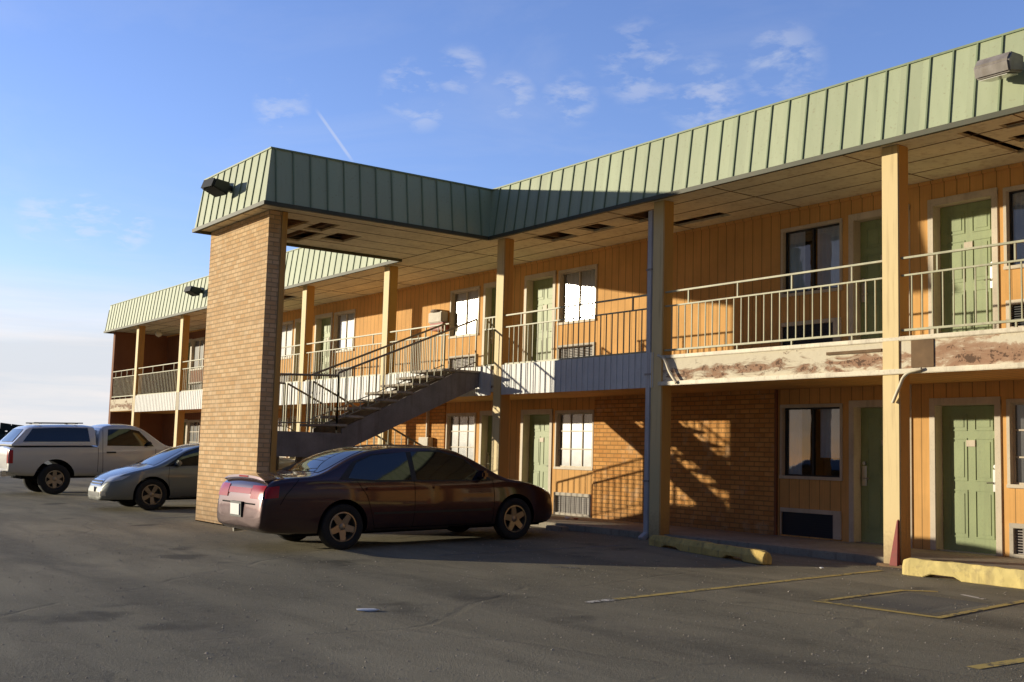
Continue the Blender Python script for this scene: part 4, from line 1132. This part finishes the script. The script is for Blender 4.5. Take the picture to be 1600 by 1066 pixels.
# ---- silver pickup with camper shell
trk = thing('pickup_truck', 'silver-white regular cab pickup with a camper shell over its bed, parked nose-in far left', 'pickup truck', (-24.30, -4.77, ground_z(-4.77)), 0)
trk.rotation_euler = (math.atan(.03), 0, 0)
tabs = dict(
    zt=[(-2.72, 1.0), (-2.70, 1.28), (-2.6, 1.31), (-.42, 1.32), (-.40, 1.35), (-.37, 1.72), (-.30, 1.86), (-.1, 1.92), (.5, 1.92), (.75, 1.87), (1.0, 1.72), (1.3, 1.48), (1.48, 1.36), (1.7, 1.30), (2.2, 1.22), (2.42, 1.10), (2.50, .90)],
    zb=[(-2.72, .95), (-2.70, 1.22), (-2.6, 1.26), (-.4, 1.27), (1.2, 1.25), (1.6, 1.22), (2.2, 1.12), (2.42, .98), (2.50, .82)],
    W=[(-2.72, .94), (-2.6, .965), (0, .975), (1.6, .97), (2.2, .94), (2.42, .86), (2.50, .74)],
    z0=[(-2.72, .58), (-2.3, .50), (2.2, .42), (2.50, .45)])
sp = dict(tabs, tum=.22, crown=.05, ys=[-2.72, -2.70, -2.66, -2.58] + fr(-2.45, -.55, .158) + [-.45, -.42, -.40, -.37, -.33, -.27, -.18] + fr(-.05, 2.2, .14) + [2.3, 2.38, 2.44, 2.48, 2.50],
    wheels=[(-1.52, .42, .53), (1.53, .42, .51)])
tb, tbv = loft_body('body', sp, trk, M['silver'])
for v in ('R', 'L'):
    patch('door_window', tbv, [(-.16, 1.31), (.5, 1.30), (1.14, 1.29)], [(-.12, 1.76), (.45, 1.78), (.74, 1.72)], trk, M['car_glass'], v, 6, .008)
    for s_ in ([(-.40, 1.25), (-.40, .52)], [(-.26, 1.75), (-.28, 1.2), (-.26, .55)], [(1.20, 1.22), (1.16, .55)], [(-.26, .55), (1.16, .55)], [(-2.55, 1.27), (-.44, 1.27)]): seam(tbv, s_, trk, v, .012)
    patch('door_handle', tbv, [(-.18, 1.10), (.08, 1.10)], [(-.18, 1.145), (.08, 1.145)], trk, M['black'], v, 2, .02)
    patch('tail_light', tbv, [(-2.695, .85), (-2.60, .85)], [(-2.69, 1.2), (-2.60, 1.2)], trk, M['tail'], v, 2, .008)
patch('windscreen', tbv, [(-.80, 1.44), (0, 1.48), (.80, 1.44)], [(-.68, .86), (0, .82), (.68, .86)], trk, M['car_glass'], 'T', 8, .006)
patch('cab_rear_window', tbv, [(-.6, 1.42), (.6, 1.42)], [(-.56, 1.74), (.56, 1.74)], trk, M['car_glass'], 'B', 3, .008)
for s in (1, -1):
    patch('tail_light', tbv, [(s * .80, .85), (s * .93, .85)], [(s * .80, 1.2), (s * .93, 1.2)], trk, M['tail'], 'B', 4, .012)
    mirror_part(trk, s * .95, .98, 1.36, M['black'], s)
patch('tailgate_gap', tbv, [(-.78, .72), (-.78, 1.22)], [(-.77, .72), (-.77, 1.22)], trk, M['seam'], 'B', 1, .004)
patch('tailgate_gap', tbv, [(.77, .72), (.77, 1.22)], [(.78, .72), (.78, 1.22)], trk, M['seam'], 'B', 1, .004)
mb = MB(); mb.box(-.90, .90, -2.88, -2.74, .50, .66); mb.box(-.5, -.4, -2.76, -2.4, .5, .6); mb.box(.4, .5, -2.76, -2.4, .5, .6); mb.build('rear_bumper', M['chrome'], trk, bevel=.02)
mb = MB(); mb.box(-.15, .15, -2.886, -2.878, .55, .64); mb.build('number_plate', M['plate'], trk)
mb = MB(); mb.box(-.6, .6, -2.3, 2.2, .42, .6); mb.build('underbody', M['arch'], trk)
wheels_for(trk, (-1.52, 1.53), 1.70, .41, 'trk', width=.26, spokes=6, rimr=.58)
# camper shell
bm = bmesh.new(); rings = []
prof = [(-2.64, .02), (-2.60, .06), (-2.40, .30), (-2.27, .46), (-2.18, .51), (-2.0, .54), (-1.2, .56), (-.7, .555), (-.50, .53), (-.46, .44), (-.455, .02)]
for y, h in prof:
    zz = 1.335; W_ = .955; hc = W_ - .05 - h * .26
    pts = [(0, zz + h), (hc * .6, zz + h - .01), (hc * .9, zz + h - .03 * min(1, h * 5)), (hc + .02, zz + h * .88), (W_ - .04 - h * .12, zz + h * .5), (W_ - .02, zz + h * .1), (W_ - .02, zz - .02)]
    rings.append([bm.verts.new((x, y, z)) for x, z in pts] + [bm.verts.new((-x, y, z)) for x, z in pts[:0:-1]])
n = len(rings[0])
for a, b in zip(rings, rings[1:]):
    for i in range(n): bm.faces.new((a[i], a[(i + 1) % n], b[(i + 1) % n], b[i]))
bm.faces.new(rings[0]); bm.faces.new(rings[-1][::-1]); bmesh.ops.recalc_face_normals(bm, faces=bm.faces)
me = bpy.data.meshes.new('camper_shell'); bm.to_mesh(me); bm.free(); me.materials.append(M['shell'])
me.polygons.foreach_set('use_smooth', [True] * len(me.polygons)); me.set_sharp_from_angle(angle=R(45))
shell = link(bpy.data.objects.new('camper_shell', me), trk)
sbv = BVHTree.FromPolygons([v.co.copy() for v in me.vertices], [tuple(p.vertices) for p in me.polygons])
for v in ('R', 'L'):
    patch('side_window', sbv, [(-2.36, 1.42), (-1.4, 1.42), (-.62, 1.42)], [(-2.10, 1.77), (-1.4, 1.80), (-.66, 1.79)], shell, M['car_glass'], v, 5, .012)
patch('rear_window', sbv, [(-.68, 1.42), (.68, 1.42)], [(-.60, 1.76), (.60, 1.76)], shell, M['car_glass'], 'B', 5, .012)
mb = MB()
for x in (-.45, .45): mb.bar((x, -2.0, 1.93), (x, -.7, 1.93), .04, .03)
for y in (-1.85, -.9): mb.bar((-.62, y, 1.915), (.62, y, 1.915), .04, .03)
mb.build('roof_rack', M['black'], shell)

# ------------------------------------------------------------------ light, sky
az_to_sun = Vector((-.768, -.640)); ELEV = R(8.3)
sd = Vector((az_to_sun.x * math.cos(ELEV), az_to_sun.y * math.cos(ELEV), math.sin(ELEV))).normalized()
sl = bpy.data.lights.new('sun', 'SUN'); sl.energy = 5.0; sl.angle = R(.55); sl.color = (1.0, .90, .69)
so = link(bpy.data.objects.new('sun', sl)); so.rotation_euler = (-sd).to_track_quat('-Z', 'Y').to_euler()

wd = bpy.data.worlds.new('World'); bpy.context.scene.world = wd; wd.use_nodes = True
k = NT.__new__(NT); k.t = wd.node_tree; k.n = k.t.nodes; k.l = k.t.links
bg = k.n['Background']
sky = k.n.new('ShaderNodeTexSky'); sky.sky_type = 'NISHITA'; sky.sun_disc = False; sky.sun_elevation = ELEV
sky.sun_rotation = math.atan2(sd.x, sd.y) % (2 * math.pi); sky.altitude = 300; sky.air_density = 1.0; sky.dust_density = .3; sky.ozone_density = 2.2
tc = k.n.new('ShaderNodeTexCoord'); d = tc.outputs['Generated']; x, y, z = k.sep(d)
def vdot(v):
    n = k.n.new('ShaderNodeVectorMath'); n.operation = 'DOT_PRODUCT'; k.link(d, n.inputs[0]); n.inputs[1].default_value = v; return n.outputs['Value']
zz = k.math('ADD', k.math('MAXIMUM', z, 0.0), .12)
pv = k.comb(k.math('DIVIDE', x, zz), k.math('DIVIDE', y, zz), 0.0)
puff = k.noise(pv, 9.5, 6, .6, .2); wisp = k.noise(pv, 1.3, 7, .6, .8)
# scattered puffs near given directions
mask = None
for (v, w) in (((-.8781, .3819, .2885), .028), ((-.8245, .4743, .3087), .035), ((-.8227, .4865, .294), .03), ((-.7973, .508, .326), .03), ((-.7777, .5484, .3073), .03), ((-.7486, .5883, .3057), .035), ((-.7034, .6277, .3336), .05), ((-.6726, .673, .3077), .05), ((-.6214, .7104, .3304), .05), ((-.9601, .2134, .1806), .03), ((-.9521, .2463, .1815), .03), ((-.9431, .28, .1796), .025)):
    dd = vdot(v); g = k.n.new('ShaderNodeMapRange'); g.interpolation_type = 'SMOOTHSTEP'
    g.inputs[1].default_value = math.cos(w * .85); g.inputs[2].default_value = 1.0; g.inputs[3].default_value = 0; g.inputs[4].default_value = 1; k.link(dd, g.inputs[0])
    mask = g.outputs[0] if mask is None else k.math('MAXIMUM', mask, g.outputs[0])
pf = k.math('MULTIPLY', k.ramp(puff, [(.46, 0.), (.60, 1.)]), mask)
# low pale bank near the horizon
bn = k.noise(k.comb(k.math('MULTIPLY', x, 3.0), k.math('MULTIPLY', y, 3.0), k.math('MULTIPLY', z, 22.0)), 1.0, 6, .6, .3)
ht = k.math('SUBTRACT', z, k.math('MULTIPLY', k.math('SUBTRACT', bn, .5), .06))
bank = k.ramp(ht, [(.085, 1.), (.155, 0.)])
bdir = k.n.new('ShaderNodeMapRange'); bdir.interpolation_type = 'SMOOTHSTEP'; k.link(vdot((-.955, .295, 0.)), bdir.inputs[0])
bdir.inputs[1].default_value = .62; bdir.inputs[2].default_value = .96
bank = k.math('MULTIPLY', bank, bdir.outputs[0])
bank = k.math('MULTIPLY', bank, k.math('ADD', .86, k.math('MULTIPLY', bn, .3)))
wf = k.math('MULTIPLY', k.ramp(wisp, [(.5, 0.), (.85, 1.)]), .16)
# contrail: thin streak between two directions
A = Vector((-.8661, .4118, .2834)); B = Vector((-.8622, .4406, .2500)); nn = A.cross(B).normalized(); mid = (A + B).normalized()
cw = k.math('ABSOLUTE', vdot(tuple(nn)))
def mrange(v, a, b, c, d_):
    n = k.n.new('ShaderNodeMapRange'); n.interpolation_type = 'SMOOTHSTEP'; k.link(v, n.inputs[0])
    for i, q in enumerate((a, b, c, d_)): n.inputs[i + 1].default_value = q
    return n.outputs[0]
ct = k.math('MULTIPLY', mrange(cw, .0004, .0020, 1, 0), mrange(vdot(tuple(mid)), math.cos(.030), math.cos(.012), 0, 1))
fac = k.math('MAXIMUM', k.math('MULTIPLY', pf, .30), k.math('MAXIMUM', k.math('MINIMUM', k.math('MULTIPLY', bank, .98), 1.0), k.math('MAXIMUM', wf, k.math('MULTIPLY', ct, .34))))
fac = k.math('MULTIPLY', fac, k.ramp(z, [(-.02, 0.), (.0, 1.)]))
CL = 7.1
base = k.mix(1.0, sky.outputs[0], (1.92, 1.84, 2.55), 'MULTIPLY')
adir = k.n.new('ShaderNodeMapRange'); adir.interpolation_type = 'SMOOTHSTEP'; k.link(vdot((.6, -.8, 0.)), adir.inputs[0])
adir.inputs[1].default_value = -.66; adir.inputs[2].default_value = .05; adir.inputs[3].default_value = 1; adir.inputs[4].default_value = .15
ahi = k.n.new('ShaderNodeMapRange'); ahi.interpolation_type = 'SMOOTHSTEP'; k.link(z, ahi.inputs[0])
ahi.inputs[1].default_value = .30; ahi.inputs[2].default_value = .75; ahi.inputs[3].default_value = 0; ahi.inputs[4].default_value = .72
aw = k.math('MAXIMUM', adir.outputs[0], ahi.outputs[0]); away = k.comb(aw, aw, aw)   # low sky out of view dimmed to keep the shaded walls dark
base = k.mix(1.0, base, away, 'MULTIPLY')
bn2 = k.noise(k.comb(k.math('MULTIPLY', x, 2.0), k.math('MULTIPLY', y, 2.0), k.math('MULTIPLY', z, 34.0)), 1.3, 6, .6, .3)
ccol = k.mix(k.ramp(bn2, [(.40, 0.), (.62, 1.)]), (CL * .88, CL * .92, CL * .99), (CL * 1.06, CL * 1.02, CL * 1.02))
col = k.mix(fac, base, ccol)
k.link(col, bg.inputs['Color']); bg.inputs['Strength'].default_value = .12

# ------------------------------------------------------------------ camera
fw = Vector((-0.8095537941516107, 0.5783990942136139, 0.10038496992878174)); r = Vector((0.5834043976806587, 0.8116988187518805, 0.028006006564118176)); u = Vector((0.0652837126824087, -0.08123740179050873, 0.9945544336076975))
cam = bpy.data.cameras.new('camera'); co = link(bpy.data.objects.new('camera', cam))
mt = Matrix((r, u, -fw)).transposed().to_4x4(); mt.translation = Vector((8.997064668895595, -14.37847173686802, 1.2503511843091866)); co.matrix_world = mt
cam.sensor_width = 36; cam.lens = 1780.628 / 1600 * 36; cam.clip_start = .1; cam.clip_end = 5000
sc = bpy.context.scene; sc.camera = co
sc.view_settings.view_transform = 'Standard'; sc.view_settings.look = 'None'; sc.view_settings.exposure = 0; sc.view_settings.gamma = 1
sc.cycles.max_bounces = 8; sc.cycles.diffuse_bounces = 4; sc.cycles.transparent_max_bounces = 8
